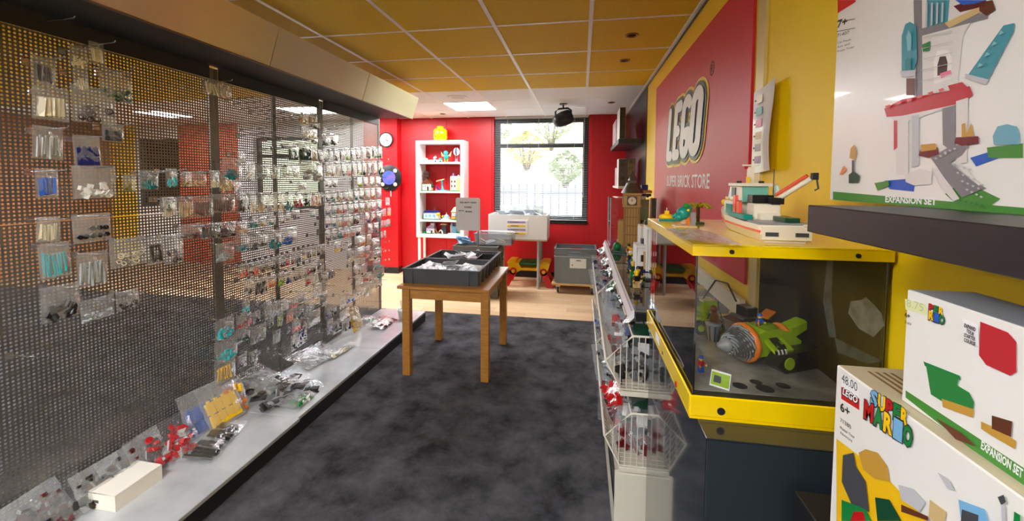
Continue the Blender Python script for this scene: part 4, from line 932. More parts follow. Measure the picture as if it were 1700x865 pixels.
house(t, .13, .11, .12, 'white', 'lilac'); spec(t, [('upper_floor', 'white', [('b', .02, .01, .13, .06, .06, .07)]), ('upper_roof', 'maroon', [('p', [(-.02, .165), (.06, .165), (.045, .2), (-.005, .2)], -.03, .05)]), ('hedge', 'green', [('b', -.1, -.03, .02, .05, .04, .03)]), ('slide', 'gold', [('br', .085, -.02, .05, .08, .02, .015, 0, 0, .9)])])
t = thing('brick_tower', 'dark grey brick tower with white arch on the lowest shelf', 'toy model', (sx(736, 3), ym, SH[3]), 0, gm)
spec(t, [('tower', 'darkgrey', [('b', .01, 0, .07, .07, .06, .14), ('st', -.025, -.02, .14, 3, 2, .02, .005)]), ('parapet', 'tan', [('b', .01, 0, .15, .09, .08, .015)]), ('arch', 'white', [('t', [(-.06, -.04, 0), (-.055, -.04, .04), (-.03, -.04, .065), (-.005, -.04, .04), (0, -.04, 0)], .01)]), ('flag', 'red', [('b', .02, 0, .185, .03, .003, .02)])])
t = thing('brick_castle', 'pale blue brick ice castle with grey spire on the lowest shelf', 'toy model', (sx(755, 3), ym, SH[3]), 0, gm)
spec(t, [('base', 'white', [('b', 0, 0, .008, .18, .12, .016)]), ('keep', 'skyblue', [('b', .0, 0, .07, .06, .06, .11)]), ('turret', 'lightgrey', [('c', -.05, 0, .016, .025, .1)]), ('spire', 'skyblue', [('c', -.05, 0, .116, .028, .06, 'z', 10, .002)]), ('roof', 'darkgrey', [('c', .0, 0, .125, .042, .07, 'z', 4, .004)]), ('gate', 'green', [('b', .055, -.04, .03, .04, .02, .03)]), ('wall', 'white', [('b', .05, .02, .04, .06, .02, .05)])])
for k, (px, rw, a, b, c) in enumerate([(698, 3, 'black', 'pink', 'brown'), (725, 2, 'blue', 'white', 'darkbrown'), (733, 2, 'navy', 'lilac', 'yellow'), (724, 3, 'white', 'purple', 'black'), (727, 1, 'blue', 'pink', 'brown'), (748, 2, 'white', 'red', 'brown')]):
    minifig((sx(px, 0), SY0+.045, SH[rw]), U(-.3, .3), a, b, c, 'tiny toy figure in %s and %s on the %s shelf of the white unit' % (b, a, ['top', 'second', 'third', 'lowest'][rw]))
# ================================================================ wall sign
DN = Vector((0, -1, 0)); UP = Vector((0, 0, 1))     # reading direction and up on faces that look at the aisle
def fit_text(body, w_, cap, m, origin, parent, right=DN, up=UP, bold=0, name='lettering', shear=0, ext=.0003):
    o = text(body, 1.0, m, (1, 0, 0), (0, 1, 0), (0, 0, 0), None, name, 0, bold, 1, 'LEFT', shear)
    me = o.data; xs = [v.co.x for v in me.vertices]; ys = [v.co.y for v in me.vertices]; x0, y0 = min(xs), min(ys)
    rt, u, org = Vector(right).normalized(), Vector(up).normalized(), Vector(origin)-Vector(root_loc(parent))
    kx, ky = w_/(max(xs)-x0), cap/(max(ys)-y0)
    for v in me.vertices:
        p = org+rt*(v.co.x-x0)*kx+u*(v.co.y-y0)*ky; v.co = p
    o.parent = parent
    return o
def strokes(lines, r, fn, d, mb):
    for ln in lines:
        for i, (u_, v_) in enumerate(ln):
            d += 3e-5
            mb.add([fn(u_+r*math.cos(a*math.pi/8), v_+r*math.sin(a*math.pi/8), d) for a in range(16)], [tuple(range(16))])
            if i:
                q = Vector((u_-ln[i-1][0], v_-ln[i-1][1])); 
                if q.length < 1e-6: continue
                n = Vector((-q.y, q.x)).normalized()*r; a = ln[i-1]; d += 3e-5
                mb.add([fn(a[0]+n.x, a[1]+n.y, d), fn(a[0]-n.x, a[1]-n.y, d), fn(u_-n.x, v_-n.y, d), fn(u_+n.x, v_+n.y, d)], [(0, 1, 2, 3)])
    return mb
def arc(cx, cy, rx, ry, a0, a1, n=10): return [(cx+rx*math.cos(math.radians(a0+(a1-a0)*k/n)), cy+ry*math.sin(math.radians(a0+(a1-a0)*k/n))) for k in range(n+1)]
def logo_letters():
    sl = lambda pts, dx: [(dx+u_+v_*.16, v_) for u_, v_ in pts]
    h = .62
    out = [sl([(0, h), (0, 0), (.15, 0)], 0), sl([(.17, h), (0, h), (0, 0), (.17, 0)], .30), sl([(0, h/2), (.13, h/2)], .30),
           sl(arc(.11, h-.11, .11, .11, 40, 180)+arc(.11, .10, .11, .10, 180, 360)+[(.22, .23), (.12, .23)], .62), sl(arc(.11, h-.11, .11, .11, 0, 180)+arc(.11, .11, .11, .11, 180, 360)+[(.22, h-.11)], .97)]
    return out, 1.29
def brick_logo(parent, org, scale, scv, right=DN, up=UP, nrm=Vector((-1, 0, 0)), layers=('yellow', 'black', 'white')):
    L_, W_ = logo_letters()
    fn = lambda u_, v_, d: tuple(Vector(org)+Vector(right)*(u_*scale)+Vector(up)*(v_*scv)+nrm*d)
    for k, (c, r) in enumerate(zip(layers, (.158, .122, .074))):
        m = {'yellow': mat('logo_yellow', (250, 214, 40), .4), 'black': mat('logo_black', (30, 34, 36), .4), 'white': mat('logo_white', (244, 244, 240), .4)}[c]
        o = strokes(L_, r, fn, .0002+.0046*k, MB()).build('logo_'+c, m, parent)
sg = thing('wall_sign', 'large rose red wall sign with the shop logo in outlined white letters', 'sign', (XW, 2.7, 1.7))
MB().box(XW-.012, XW-.0005, 1.702, 3.752, 1.10, 2.302, .001).build('board', mat('sign_red', (206, 34, 56), .42, var=.02, scale=3), sg)
brick_logo(sg, (XW-.0121, 3.165, 1.677), .66, .495)
fit_text('SUPER BRICK STORE', 1.04, .078, mat('logo_white', (244, 244, 240), .4), (XW-.0128, 3.215, 1.462), sg, bold=.015)
p = atx(1182, 114, XW-.0126); o = text('®', .10, m_ink, DN, UP, (XW-.0128, p.y+.035, p.z-.035), sg, ext=.0002)
# colour chart sheet on the yellow wall
ch = thing('colour_chart', 'glossy white paper colour chart pinned beside the red sign', 'poster', (XW-.02, 1.56, 1.68))
v = []; f = []; n = 8
for i in range(n+1):
    for j in range(n+1):
        u_, w_ = i/n, j/n; v.append((XW-.013-.02*u_*u_-.006*math.sin(w_*5)*u_, 1.668-.20*u_, 1.53+.30*w_+.008*u_))
for i in range(n):
    for j in range(n): a = i*(n+1)+j; f.append((a, a+n+1, a+n+2, a+1))
MB().add(v, f, True).build('sheet', mat('glossy_sheet', (244, 240, 238), .15), ch)
for k, c in enumerate(['cream', 'aqua', 'pink', 'tan', 'grey', 'lilac']):
    z = 1.795-.043*k; MB().box(XW-.0205, XW-.0195, 1.575, 1.625, z-.014, z+.012).build('swatch', P(c), ch)
    MB().box(XW-.0165, XW-.0158, 1.632, 1.65, z-.003, z+.003).build('print', MATS['grey_print'], ch)
# ================================================================ dark wall shelves
m_lack = mat('black_brown_shelf', (38, 36, 38), .4, var=.1, scale=6, stretch=(12, 1, 12))
def shelfplank(lab, x0, y0, y1, z0, z1, grp='thick dark wall shelves', m=None, nm='wall_shelf'):
    return tag(MB().box(x0, XW-.0075, y0, y1, z0, z1, .0015).build(nm, m or m_lack), lab, 'shelf', grp)
shelfplank('thick dark wall shelf carrying the tall tower set box', .40, -.30, .81, 1.411, 1.459)
shelfplank('thick dark wall shelf high on the black wall', .38, 4.5, 5.72, 1.90, 1.948)
shelfplank('thin pale wall shelf below the high dark shelf', .40, 4.7, 5.5, 1.415, 1.44, 'pale wall shelf', m_white)
def setbox(lab, x0, x1, y0, y1, z0, z1, face, side, grp='set boxes on the far wall shelves'):
    t = thing('set_box', lab, 'box', ((x0+x1)/2, (y0+y1)/2, z0), 0, grp)
    MB().box(x0, x1, y0, y1, z0, z1, .001).build('carton', face, t)
    MB().box(x0+.002, x1-.002, y0-.0008, y0, z0+.003, z1-.003).build('end_print', side, t)
    return t
m_bx1 = mat('photo_print_brown', (96, 78, 50), .3, col2=(40, 34, 26), scale=18); m_bx2 = mat('photo_print_pale', (226, 214, 218), .3, col2=(196, 150, 160), scale=8)
b1 = setbox('tall slim box with dark olive spine on the high dark shelf', .39, .452, 4.53, 4.86, 1.949, 2.285, mat('white_carton', (236, 236, 240), .3), mat('olive_spine', (66, 58, 32), .3, col2=(40, 36, 22), scale=20))
setbox('white and pink printed box at the back of the high dark shelf', .385, .44, 4.95, 5.45, 1.949, 2.22, m_bx2, m_bx2)
setbox('slim red box beside the olive one on the high dark shelf', .456, .50, 4.58, 4.8, 1.949, 2.17, mat('red_carton', (130, 24, 26), .35), mat('red_carton', (130, 24, 26), .35))
setbox('brown photo printed box on the pale shelf nearest the aisle', .405, .492, 4.74, 4.95, 1.441, 1.75, mat('white_carton', (236, 236, 240), .3), m_bx1)
setbox('brown photo printed box on the pale shelf next to the wall', .498, .585, 4.74, 4.95, 1.441, 1.752, m_bx1, mat('photo_print_sand', (150, 124, 84), .3, col2=(50, 40, 30), scale=16))
setbox('small glossy white and violet box behind the brown boxes', .41, .46, 5.05, 5.3, 1.441, 1.66, m_bx2, m_bx2)
# ================================================================ white wire basket rack
m_wire = mat('cream_wire', (226, 220, 204), .4); m_wpanel = mat('cream_panel', (226, 220, 202), .45)
RY = [(1.66, 2.64), (2.65, 3.63)]
def wire(mb, a, b, r=.0022): mb.tube([a, b], r, 5)
for bi, (ya, yb) in enumerate(RY):
    who = ['bay by the display case', 'bay under the clock tower'][bi]
    t = thing('basket_rack', 'cream wire basket rack, the '+who, 'rack', (.4, (ya+yb)/2, .004), 0, 'cream wire basket racks')
    MB().box(.60, .62, ya+.002, yb-.002, .004, 1.05).build('back_panel', m_wpanel, t)
    mb = MB().box(.15, .60, ya+.002, ya+.02, .004, .31, .002)
    if bi == 0: mb.build('end_panel', m_wpanel, t)
    MB().box(.15, .599, ya+.021, yb-.002, .004, .14, .002).build('plinth', m_wpanel, t)
    MB().box(.165, .599, ya+.021, yb-.002, .2, .31).build('lower_front', m_wpanel, t)
    MB().box(.15, .162, ya+.021, yb-.002, .141, .2).build('slot_strip', m_blackmetal, t)
    for z in (.315, .632): MB().box(.165, .599, ya+.002, yb-.002, z, z+.02, .002).build('shelf_plate', m_wpanel, t)
    for y_ in (ya+.012, yb-.012): MB().box(.57, .599, y_-.01, y_+.01, .31, 1.0).build('post', m_wire, t)
    MB().box(.215, .598, ya+.004, yb-.004, .972, .980).build('glass_shelf', MATS['shelf_glass'], t)
    pr_ = MB(); pr_.xz([(.19, .95), (.206, .985), (.214, .985), (.214, .955), (.2, .942)], ya+.004, yb-.004); rl = pr_.build('price_rail', mat('white_rail', (236, 236, 240), .25), t)
    MB().box(.2, .204, ya+.004, yb-.004, .984, .9855).build('rail_lip', mat('blue_strip', (160, 180, 196), .3), rl)
    for y_ in (ya+.01, yb-.018): MB().box(.22, .597, y_, y_+.008, .94, .9715).build('shelf_bracket', m_blackmetal, t)
    pr_ = MB(); pr_.xz([(.295, .85), (.303, .873), (.31, .873), (.31, .855)], ya+.1, yb-.3); pr_.build('price_rail', MATS['white_rail'], t)
    for z0, lev in ((.655, 'upper'), (.337, 'lower')):
        b = thing('wire_basket', '%s cream wire basket of bagged sets in the %s' % (lev, who), 'basket', (.4, (ya+yb)/2, z0))
        prof = [(.59, z0+.225), (.21, z0+.225), (.105, z0+.12), (.165, z0+.005), (.59, z0+.005)]
        mb = MB()
        for y_ in (ya+.006, yb-.006): mb.tube([(q[0], y_, q[1]) for q in prof], .0042, 6)
        for q in prof[1:4]: mb.tube([(q[0], ya+.006, q[1]), (q[0], yb-.006, q[1])], .0042, 6)
        mb.build('rim', m_wire, b)
        for y_ in (ya+.006, yb-.006):
            mb = MB(); x = .14
            while x < .585:
                zt = z0+.225 if x > .21 else z0+.225-(.21-x)*1.0; zb = z0+.005 if x > .165 else z0+.005+(.165-x)*1.9
                wire(mb, (x, y_, zb), (x, y_, zt)); x += .024
            mb.build('end_grid', m_wire, b)
        mb = MB(); y_ = ya+.03
        while y_ < yb-.01: wire(mb, (.165, y_, z0+.005), (.105, y_, z0+.12), .0018); wire(mb, (.165, y_, z0+.005), (.59, y_, z0+.005), .0018); y_ += .028
        mb.build('front_grid', m_wire, b)
        MB().box(.105, .109, ya+.004, yb-.004, z0+.112, z0+.128).build('label_strip', m_wire, b)
        n = 16 if bi == 0 else 11
        for k in range(n):
            yb_ = ya+.05+(yb-ya-.12)*(k//2+.3)/(n/2); c = random.choice(['red', 'black', 'darkgrey', 'black', 'darkgreen', 'darkred', 'black', 'grey', 'blue', 'navy', 'brown'])
            w_ = U(.2, .26); an = U(-.9, -.2)
            bag_on((U(.2, .27) if k % 2 else U(.36, .46), yb_, z0+.012), w_, U(.2, .26), an, U(-.35, .35), c, 'full', 'bag of %s set parts in the %s basket, %s' % (CW.get(c, c), lev, who), 'bagged sets in the %s basket of the %s' % (lev, who), pouch=random.choice(CRUMP), fm=thin if R() < .75 else film, thick=.17, name='set_bag', c2=random.choice(['darkgrey', 'black', 'white', 'red', 'navy']))
        if bi == 0:
            for k, (c, c2) in enumerate([('darkgreen', 'white'), ('darkgrey', 'red'), ('navy', 'tan'), ('maroon', 'yellow')]):
                yq = ya+.16+.17*k; t2 = thing('printed_pouch', 'glossy printed %s foil pouch in the %s basket by the display case' % (c, lev), 'pouch', (.30+.1*(k % 2), yq, z0+.012), -.2)
                q = inst('pouch', random.choice(POUCH), t2, (0, 0, .21), (.35, 0, 0), (.14, .10, .2), [mat('foil_'+c, PAL[c], .2, .1, coat=.4)])
                MB().cb((0, -.033, .11), (.09, .002, .07), rx=.35).build('picture', P(c2), t2, False)
# bags and a framed card spilling over the basket fronts
for k, (x, y_, z, w_, c, c2, lab) in enumerate([(.15, 3.5, .90, .22, 'grey', 'clear', 'crumpled clear bag on the upper basket at the rack end'), (.16, 3.2, .87, .2, 'clear', 'lightgrey', 'clear bag of pale parts on the upper basket'), (.16, 2.85, .86, .2, 'darkgrey', 'lightgrey', 'clear bag of grey parts on the upper basket'), (.17, 2.5, .86, .22, 'green', 'darkgreen', 'clear bag of green and dark parts on the upper basket'), (.2, 2.15, .88, .24, 'black', None, 'clear bag of black and grey parts on the upper basket'), (.21, 1.9, .89, .26, 'black', 'red', 'clear bag of black parts with a red piece on the upper basket'), (.12, 1.8, .55, .2, 'red', 'darkred', 'clear bag of red parts hanging over the lower basket front'), (.13, 2.05, .56, .18, 'grey', 'black', 'clear bag of grey parts over the lower basket front')]):
    bag_on((x, y_, z), w_, .2, U(-1.35, -1.1), math.pi/2+math.pi+U(-.3, .3), c, 'full', lab, 'bags spilling over the basket fronts', pouch=random.choice(CRUMP), fm=film if c == 'clear' else thin, thick=.16, c2=c2, name='set_bag')
# ---- models on the rack's glass shelf
ZS = .9808
def wx(px, y): return aty(px, 400, y).x
bt = thing('clock_tower', 'tall tan brick clock tower model with dark spire on the glass shelf', 'toy model', (.372, 3.15, ZS), -.12)
Wt = .125; g_ = 'gold'; m_bt = mat('tower_tan', (190, 150, 72), .4); m_bt2 = mat('tower_dark_tan', (150, 112, 50), .4)
spec(bt, [('base', 'darkgreen', [('b', -.02, -.02, .007, .24, .22, .012)]), ('plinth', 'darkgrey', [('b', 0, 0, .023, Wt*1.15, Wt*1.15, .02)]), ('shaft', m_bt, [('b', 0, 0, .033+.15, Wt*.86, Wt*.86, .30)]),
  ('clock_stage', m_bt, [('b', 0, 0, .375, Wt, Wt, .085), ('b', 0, 0, .335, Wt*1.08, Wt*1.08, .012), ('b', 0, 0, .424, Wt*1.08, Wt*1.08, .014)])]
  + [('pilaster', m_bt2, [('b', sx_*Wt*.40, sy_*Wt*.40, .183, .018, .018, .30)]) for sx_ in (-1, 1) for sy_ in (-1, 1)] + [('string_course', m_bt2, [('b', 0, 0, .06+.065*k, Wt*.93, Wt*.93, .007)]) for k in range(5)]
  + [('rib', m_bt2, [('b', -Wt*.24+Wt*.16*k, -Wt*.44, .183, .006, .006, .29)]) for k in range(4)] + [('rib', m_bt2, [('b', -Wt*.44, -Wt*.24+Wt*.16*k, .183, .006, .006, .29)]) for k in range(4)]
  + [('spire', mat('spire_brown', (84, 72, 52), .4), [('c', 0, 0, .431, Wt*.66, .075, 'z', 4, Wt*.34), ('b', 0, 0, .512, .05, .05, .022), ('c', 0, 0, .523, .034, .075, 'z', 4, .002)]), ('annex', m_bt, [('b', -.075, .05, .12, .05, .1, .2), ('st', -.098, .0, .22, 2, 5, .02, .005)]), ('tree', 'green', [('s', -.10, -.08, .04, .03), ('c', -.10, -.08, .01, .006, .03)])])
for s_, (dx, dy, ax) in enumerate(((0, -Wt/2-.002, 'y'), (-Wt/2-.002, 0, 'x'))):
    f_ = MB().cb((dx, dy, .375), (.07, .004, .07) if ax == 'y' else (.004, .07, .07)).build('clock_frame', mat('spire_brown', (84, 72, 52), .4), bt, False)
    c0 = (dx, dy-.005, .375) if ax == 'y' else (dx-.005, dy, .375)
    MB().cyl(c0, .028, .004, ax, 20).build('dial', P('cream'), f_, False)
    e = (dx, dy-.0058, .38) if ax == 'y' else (dx-.0058, dy, .38)
    MB().cb(e, (.004, .001, .022) if ax == 'y' else (.001, .004, .022), ).build('hand', m_ink, f_, False)
ac = thing('acrylic_case', 'clear acrylic case with a red brick scene behind the clock tower', 'display case', (.40, 3.46, ZS))
ax0, ax1, ay0, ay1, az1 = .228, .575, 3.31, 3.61, 1.365
for nm, q in (('front_pane', (ax0, ax1, ay0, ay0+.003)), ('back_pane', (ax0, ax1, ay1-.003, ay1)), ('side_pane', (ax0, ax0+.003, ay0+.003, ay1-.003)), ('side_pane', (ax1-.003, ax1, ay0+.003, ay1-.003))): MB().box(*q, ZS+.012, az1).build(nm, MATS['display_glass'], ac)
MB().box(ax0, ax1, ay0, ay1, az1, az1+.003).build('top_pane', MATS['display_glass'], ac); MB().box(ax0-.004, ax1+.004, ay0-.004, ay1+.004, ZS, ZS+.0115).build('base', mat('magenta_base', (190, 30, 110), .3), ac)
for x in (ax0, ax1):
    for y_ in (ay0, ay1): MB().box(x-.002, x+.002, y_-.002, y_+.002, ZS+.012, az1+.004).build('edge', m_white, ac)
MB().box(ax0+.15, ax1-.01, ay1-.012, ay1-.006, ZS+.02, az1-.02).build('backdrop', mat('scenic_print', (170, 190, 150), .4, col2=(110, 160, 60), scale=9), ac)
t = thing('brick_scene', 'red and dark brick scene inside the acrylic case', 'toy model', (.42, 3.46, ZS+.012))
spec(t, [('base', 'grey', [('b', 0, 0, .008, .24, .2, .015)]), ('arch', 'darkred', [('b', .0, .02, .09, .03, .05, .15), ('b', .08, .02, .09, .03, .05, .15), ('b', .04, .02, .175, .13, .06, .025)]), ('hill', 'brown', [('s', .09, .04, .05, .05)]), ('tree', 'lime', [('s', .1, -.03, .16, .03), ('s', .1, -.03, .12, .026), ('c', .1, -.03, .015, .008, .1)]), ('banner', 'orange', [('b', .04, -.02, .06, .05, .03, .03)]), ('tower', 'red', [('b', -.05, .04, .09, .05, .05, .15)])])
for k, (px, y_, lab, wall, c2, hh) in enumerate([(1066, 2.62, 'white and tan brick corner building on the glass shelf', 'cream', 'brown', .23), (1077, 2.28, 'white brick building with rust brick side on the glass shelf', 'white', 'orange', .26), (1060, 2.30, 'low white columned brick building on the glass shelf', 'white', 'tan', .16)]):
    t = thing('brick_building', lab, 'toy model', (min(.53, wx(px, y_)+.03), y_, ZS), 0, 'brick buildings on the glass shelf')
    m_br = mat('rust_brick', (160, 90, 50), .5)
    rows = [('base', 'darkgrey', [('b', 0, 0, .004, .11, .16, .008)]), ('wall', wall, [('b', 0, 0, .008+hh/2, .08, .12, hh)]), ('side_wall', m_br if c2 == 'orange' else c2, [('b', .012, -.0615, .01+hh*.45, .05, .004, hh*.8)]), ('cornice', wall, [('b', 0, 0, .012+hh, .096, .136, .012)])]
    rows += [('column', 'white', [('c', -.046, -.05+.033*i, .008, .006, hh)]) for i in range(4)]
    rows += [('window', 'navy', [('b', -.041, -.034+.033*i, .06+.07*j, .004, .018, .04)]) for i in range(3) for j in range(int(hh/.08))]
    rows += [('window', 'darkbrown', [('b', -.018+.026*i, -.0645, .05+.06*j, .014, .003, .036)]) for i in range(2) for j in range(int(hh/.07))]
    rows += [('awning', ['darkred', 'darkgreen', 'navy'][k], [('br', 0, -.07, .045, .07, .025, .004, 0, .5, 0)]), ('rooftop', 'darkgrey', [('b', 0, .02, .03+hh, .03, .04, .03)]), ('rooftop', 'black', [('c', .02, -.03, .018+hh, .012, .04)])]
    spec(t, rows)
fg = [(1048, 2.75, 'black', 'yellow', 'yellow'), (1052, 2.5, 'darkgreen', 'green', 'black'), (1056, 2.35, 'black', 'white', 'navy'), (1044, 2.9, 'black', 'orange', 'black'), (1061, 2.15, 'white', 'black', 'black'), (1052, 2.28, 'green', 'darkgreen', 'tan'), (1058, 2.05, 'tan', 'black', 'yellow'), (1047, 2.62, 'navy', 'black', 'white')]
for k, (px, y_, a, b, c) in enumerate(fg):
    minifig((wx(px, y_), y_, ZS), U(-.4, .4), a, b, c, 'toy figure in %s with %s legs and %s hat on the glass shelf' % (CW.get(b, b), CW.get(a, a), CW.get(c, c)), hold=random.choice(['grey', 'brown', None]), s=2.0)
t = thing('brick_vehicle', 'small black and orange brick vehicle on top of the acrylic case', 'toy model', (.47, 3.44, az1+.0035))
spec(t, [('chassis', 'black', [('b', 0, 0, .02, .16, .06, .02)]), ('body', 'gold', [('b', .0, 0, .045, .17, .07, .02), ('st', -.08, -.03, .055, 8, 3, .02, .005)]), ('cab', 'navy', [('b', .03, 0, .08, .05, .05, .045)]), ('wheel', 'black', [('c', -.05, -.045, .014, .013, .012, 'y')]), ('wheel', 'black', [('c', .05, -.045, .014, .013, .012, 'y')])])
# ================================================================ cabinet, display case
m_cab = mat('glossy_graphite', (50, 57, 64), .08, coat=.3)
m_cabf = mat('graphite_front', (42, 49, 55), .28)
CABZ = .967
cab = thing('pedestal_cabinet', 'glossy graphite pedestal cabinet under the yellow display case', 'cabinet', (.45, 1.27, .004))
MB().box(.266, XW-.0115, .883, 1.598, .004, CABZ-.004).build('carcass', m_cabf, cab)
MB().box(.263, .2658, .88, 1.60, .004, CABZ-.004).build('side_panel', m_cab, cab)
MB().box(.263, XW-.0115, .8802, .8828, .004, CABZ-.004).build('front_panel', m_cabf, cab)
MB().box(.263, XW-.0115, .88, 1.60, CABZ-.0039, CABZ, .001).build('top_panel', mat('graphite_top', (40, 44, 50), .12, coat=.2), cab)
KX0, KX1, KY0, KY1 = .2465, XW-.0085, .95, 1.572
dcs = thing('display_case', 'glass display case with yellow lid and yellow base tray', 'display case', ((KX0+KX1)/2, (KY0+KY1)/2, CABZ))
mb = MB()
mb.box(KX0, KX1, KY0, KY0+.006, CABZ+.006, 1.02, .002); mb.box(KX0, KX0+.006, KY0+.0061, KY1, CABZ+.006, 1.02, .002); mb.box(KX0+.0061, KX1, KY1-.006, KY1, CABZ+.006, 1.02, .002); mb.box(KX0, KX1, KY0, KY1, CABZ+.0005, CABZ+.006)
mb.build('base_tray', m_yel2, dcs)
MB().box(KX0+.007, KX1-.001, KY0+.007, KY1-.007, CABZ+.007, 1.004).build('floor_block', m_blackmetal, dcs)
mb = MB(); mb.box(KX0-.004, KX1, KY0-.004, KY1+.004, 1.3585, 1.3625, .001); mb.box(KX0-.004, KX1, KY0-.004, KY0+.001, 1.337, 1.3584); mb.box(KX0-.004, KX0+.001, KY0+.0011, KY1, 1.337, 1.3584); mb.box(KX0+.0011, KX1, KY1-.001, KY1+.004, 1.337, 1.3584)
mb.build('lid', m_yel2, dcs)
for nm, q in (('front_pane', (KX0+.007, KX1-.001, KY0+.008, KY0+.012)), ('side_pane', (KX0+.008, KX0+.012, KY0+.0125, KY1-.0125)), ('rear_pane', (KX0+.007, KX1-.001, KY1-.012, KY1-.008))): MB().box(*q, 1.006, 1.358).build(nm, MATS['display_glass'], dcs)
m_moon = mat('moonscape_print', (32, 34, 36), .75, spec=.1, col2=(12, 12, 14), scale=5)
bk = MB().box(KX1-.0062, KX1-.0015, KY0+.014, KY1-.013, 1.006, 1.358).build('backdrop', m_moon, dcs)
# pale rock and streaks printed on the backdrop
m_rockp = mat('printed_rock', (190, 186, 174), .5, col2=(120, 118, 110), scale=22)
pa = [atx(x, y, KX1-.007) for x, y in [(1408, 520), (1412, 500), (1430, 498), (1437, 493), (1450, 505), (1463, 520), (1468, 540), (1450, 560), (1425, 545)]]
MB().add([(KX1-.0068, q.y, q.z) for q in pa], [tuple(range(len(pa)))]).build('rock_print', m_rockp, bk)
m_streak = mat('printed_streak', (96, 106, 112), .5, col2=(40, 44, 48), scale=30)
for k, pts in enumerate([[(1373, 430), (1383, 432), (1380, 500), (1388, 560), (1376, 560), (1366, 500)], [(1385, 560), (1425, 580), (1466, 600), (1440, 604), (1390, 585)]]):
    q = [atx(x, y, KX1-.007) for x, y in pts]; MB().add([(KX1-.0066, a.y, a.z) for a in q], [tuple(range(len(q)))]).build('streak_print', m_streak, bk)
m_moonfl = mat('moon_floor_print', (186, 180, 168), .7, col2=(96, 93, 88), scale=9)
mf = MB().box(KX0+.013, KX1-.008, KY0+.06, KY1-.014, 1.0041, 1.0055).build('moon_floor', m_moonfl, dcs)
for (x, y, r1, r2) in [(1164, 642, .022, .011), (1228, 640, .017, .011), (1200, 652, .03, .009), (1168, 655, .02, .01), (1255, 634, .014, .009), (1232, 650, .018, .007), (1300, 640, .016, .008), (1270, 645, .02, .006)]:
    p = atz(x, y, 1.006)
    if p.y > KY0+.075: MB().lathe((p.x, p.y, 1.0056), [(0, .0004), (r1*.8, .0003), (r1, 0)], 16).build('crater', mat('crater_print', (46, 42, 38), .8), mf)
for q in ((1215, 420), (1425, 430)): MB().cyl((aty(*q, KY0-.005).x, KY0-.0065, 1.348), .005, .0025, 'y', 12).build('lid_screw', m_blackmetal, dcs)
p = aty(1197, 683, KY0); MB().cyl((p.x, KY0-.0012, p.z), .0085, .002, 'y', 20).build('lock_hole', m_ink, dcs)
p = atx(1123, 638, KX0); MB().cyl((KX0-.003, p.y, p.z), .007, .004, 'x', 14).build('red_knob', P('red'), dcs); p = atx(1100, 586, KX0); MB().cyl((KX0-.0015, p.y, p.z), .005, .003, 'x', 12).build('side_screw', m_ink, dcs)
p = atx(1092, 562, KX0); MB().box(KX0-.002, KX0-.0005, p.y-.03, p.y+.03, p.z-.012, p.z+.012).build('price_sticker', m_paper, dcs)
# drill vehicle
dv = thing('drill_vehicle', 'lime green brick vehicle with a grey spiral drill and orange rings in the display case', 'toy vehicle', (.488, 1.20, 1.0062), math.radians(206))
LM = mat('lime_plastic', (150, 186, 16), .25)
spec(dv, [('body', LM, [('p', [(-.10, .035), (.045, .03), (.05, .09), (.02, .1), (-.06, .09), (-.105, .06)], -.036, .036)]), ('nose_ring', 'orange', [('l', (.045, 0, .06), [(.04, 0), (.052, .004), (.052, .014), (.04, .018)], 'x')]),
  ('drill', 'darkgrey', [('l', (.063, 0, .06), [(.045, 0), (.042, .014), (.032, .036), (.02, .05)], 'x')]), ('drill_tip', 'grey', [('l', (.113, 0, .06), [(.019, 0), (.017, .01), (.011, .012), (.009, .024), (.003, .03)], 'x')]),
  ('canopy', mat('lime_canopy', (120, 150, 20), .1), [('s', -.02, 0, .085, .03, (1.4, .8, .7))]), ('rear_ring', 'orange', [('l', (-.075, 0, .065), [(.03, 0), (.036, .003), (.036, .01), (.03, .013)], 'x')]), ('tail_fin', LM, [('p', [(-.09, .06), (-.15, .085), (-.15, .105), (-.09, .09)], -.02, .02)]),
  ('side_panel', LM, [('br', .0, .056, .066, .06, .04, .008, 0, -.5, 0)]), ('side_panel', LM, [('br', .0, -.056, .066, .06, .04, .008, 0, .5, 0)])]
  + [('drill_ridge', 'grey', [('t', [(.064+.048*k/9, (.046-.024*k/9)*math.cos(a0+k*.4), .06+(.046-.024*k/9)*math.sin(a0+k*.4)) for k in range(10)], .003)]) for a0 in [k_*.524 for k_ in range(12)]])
for sy_ in (1, -1):
    spec(dv, [('crawler_track', 'black', [('p', [(-.16, .024), (-.14, .055), (.0, .05), (.025, .022), (.0, .001), (-.14, .001)], *sorted((sy_*.038, sy_*.078)))])])
    for x in (-.135, -.012): spec(dv, [('wheel_hub', LM, [('c', x, sy_*.078-(.003 if sy_ < 0 else 0), .026, .016, .003, 'y')])])
m5 = text('5', .030, m_ink, (-1, 0, 0), (0, -.878, .479), (.008, .056+.479*.0046+.007, .066+.878*.0046-.004), None, 'number', .0002, .01)
m5.parent = dv
for k in range(6): spec(dv, [('warning_stripe', 'white' if k % 2 else 'black', [('br', .028-.006*k, .0745, .0575, .0055, .004, .011, 0, 0, .35)])])
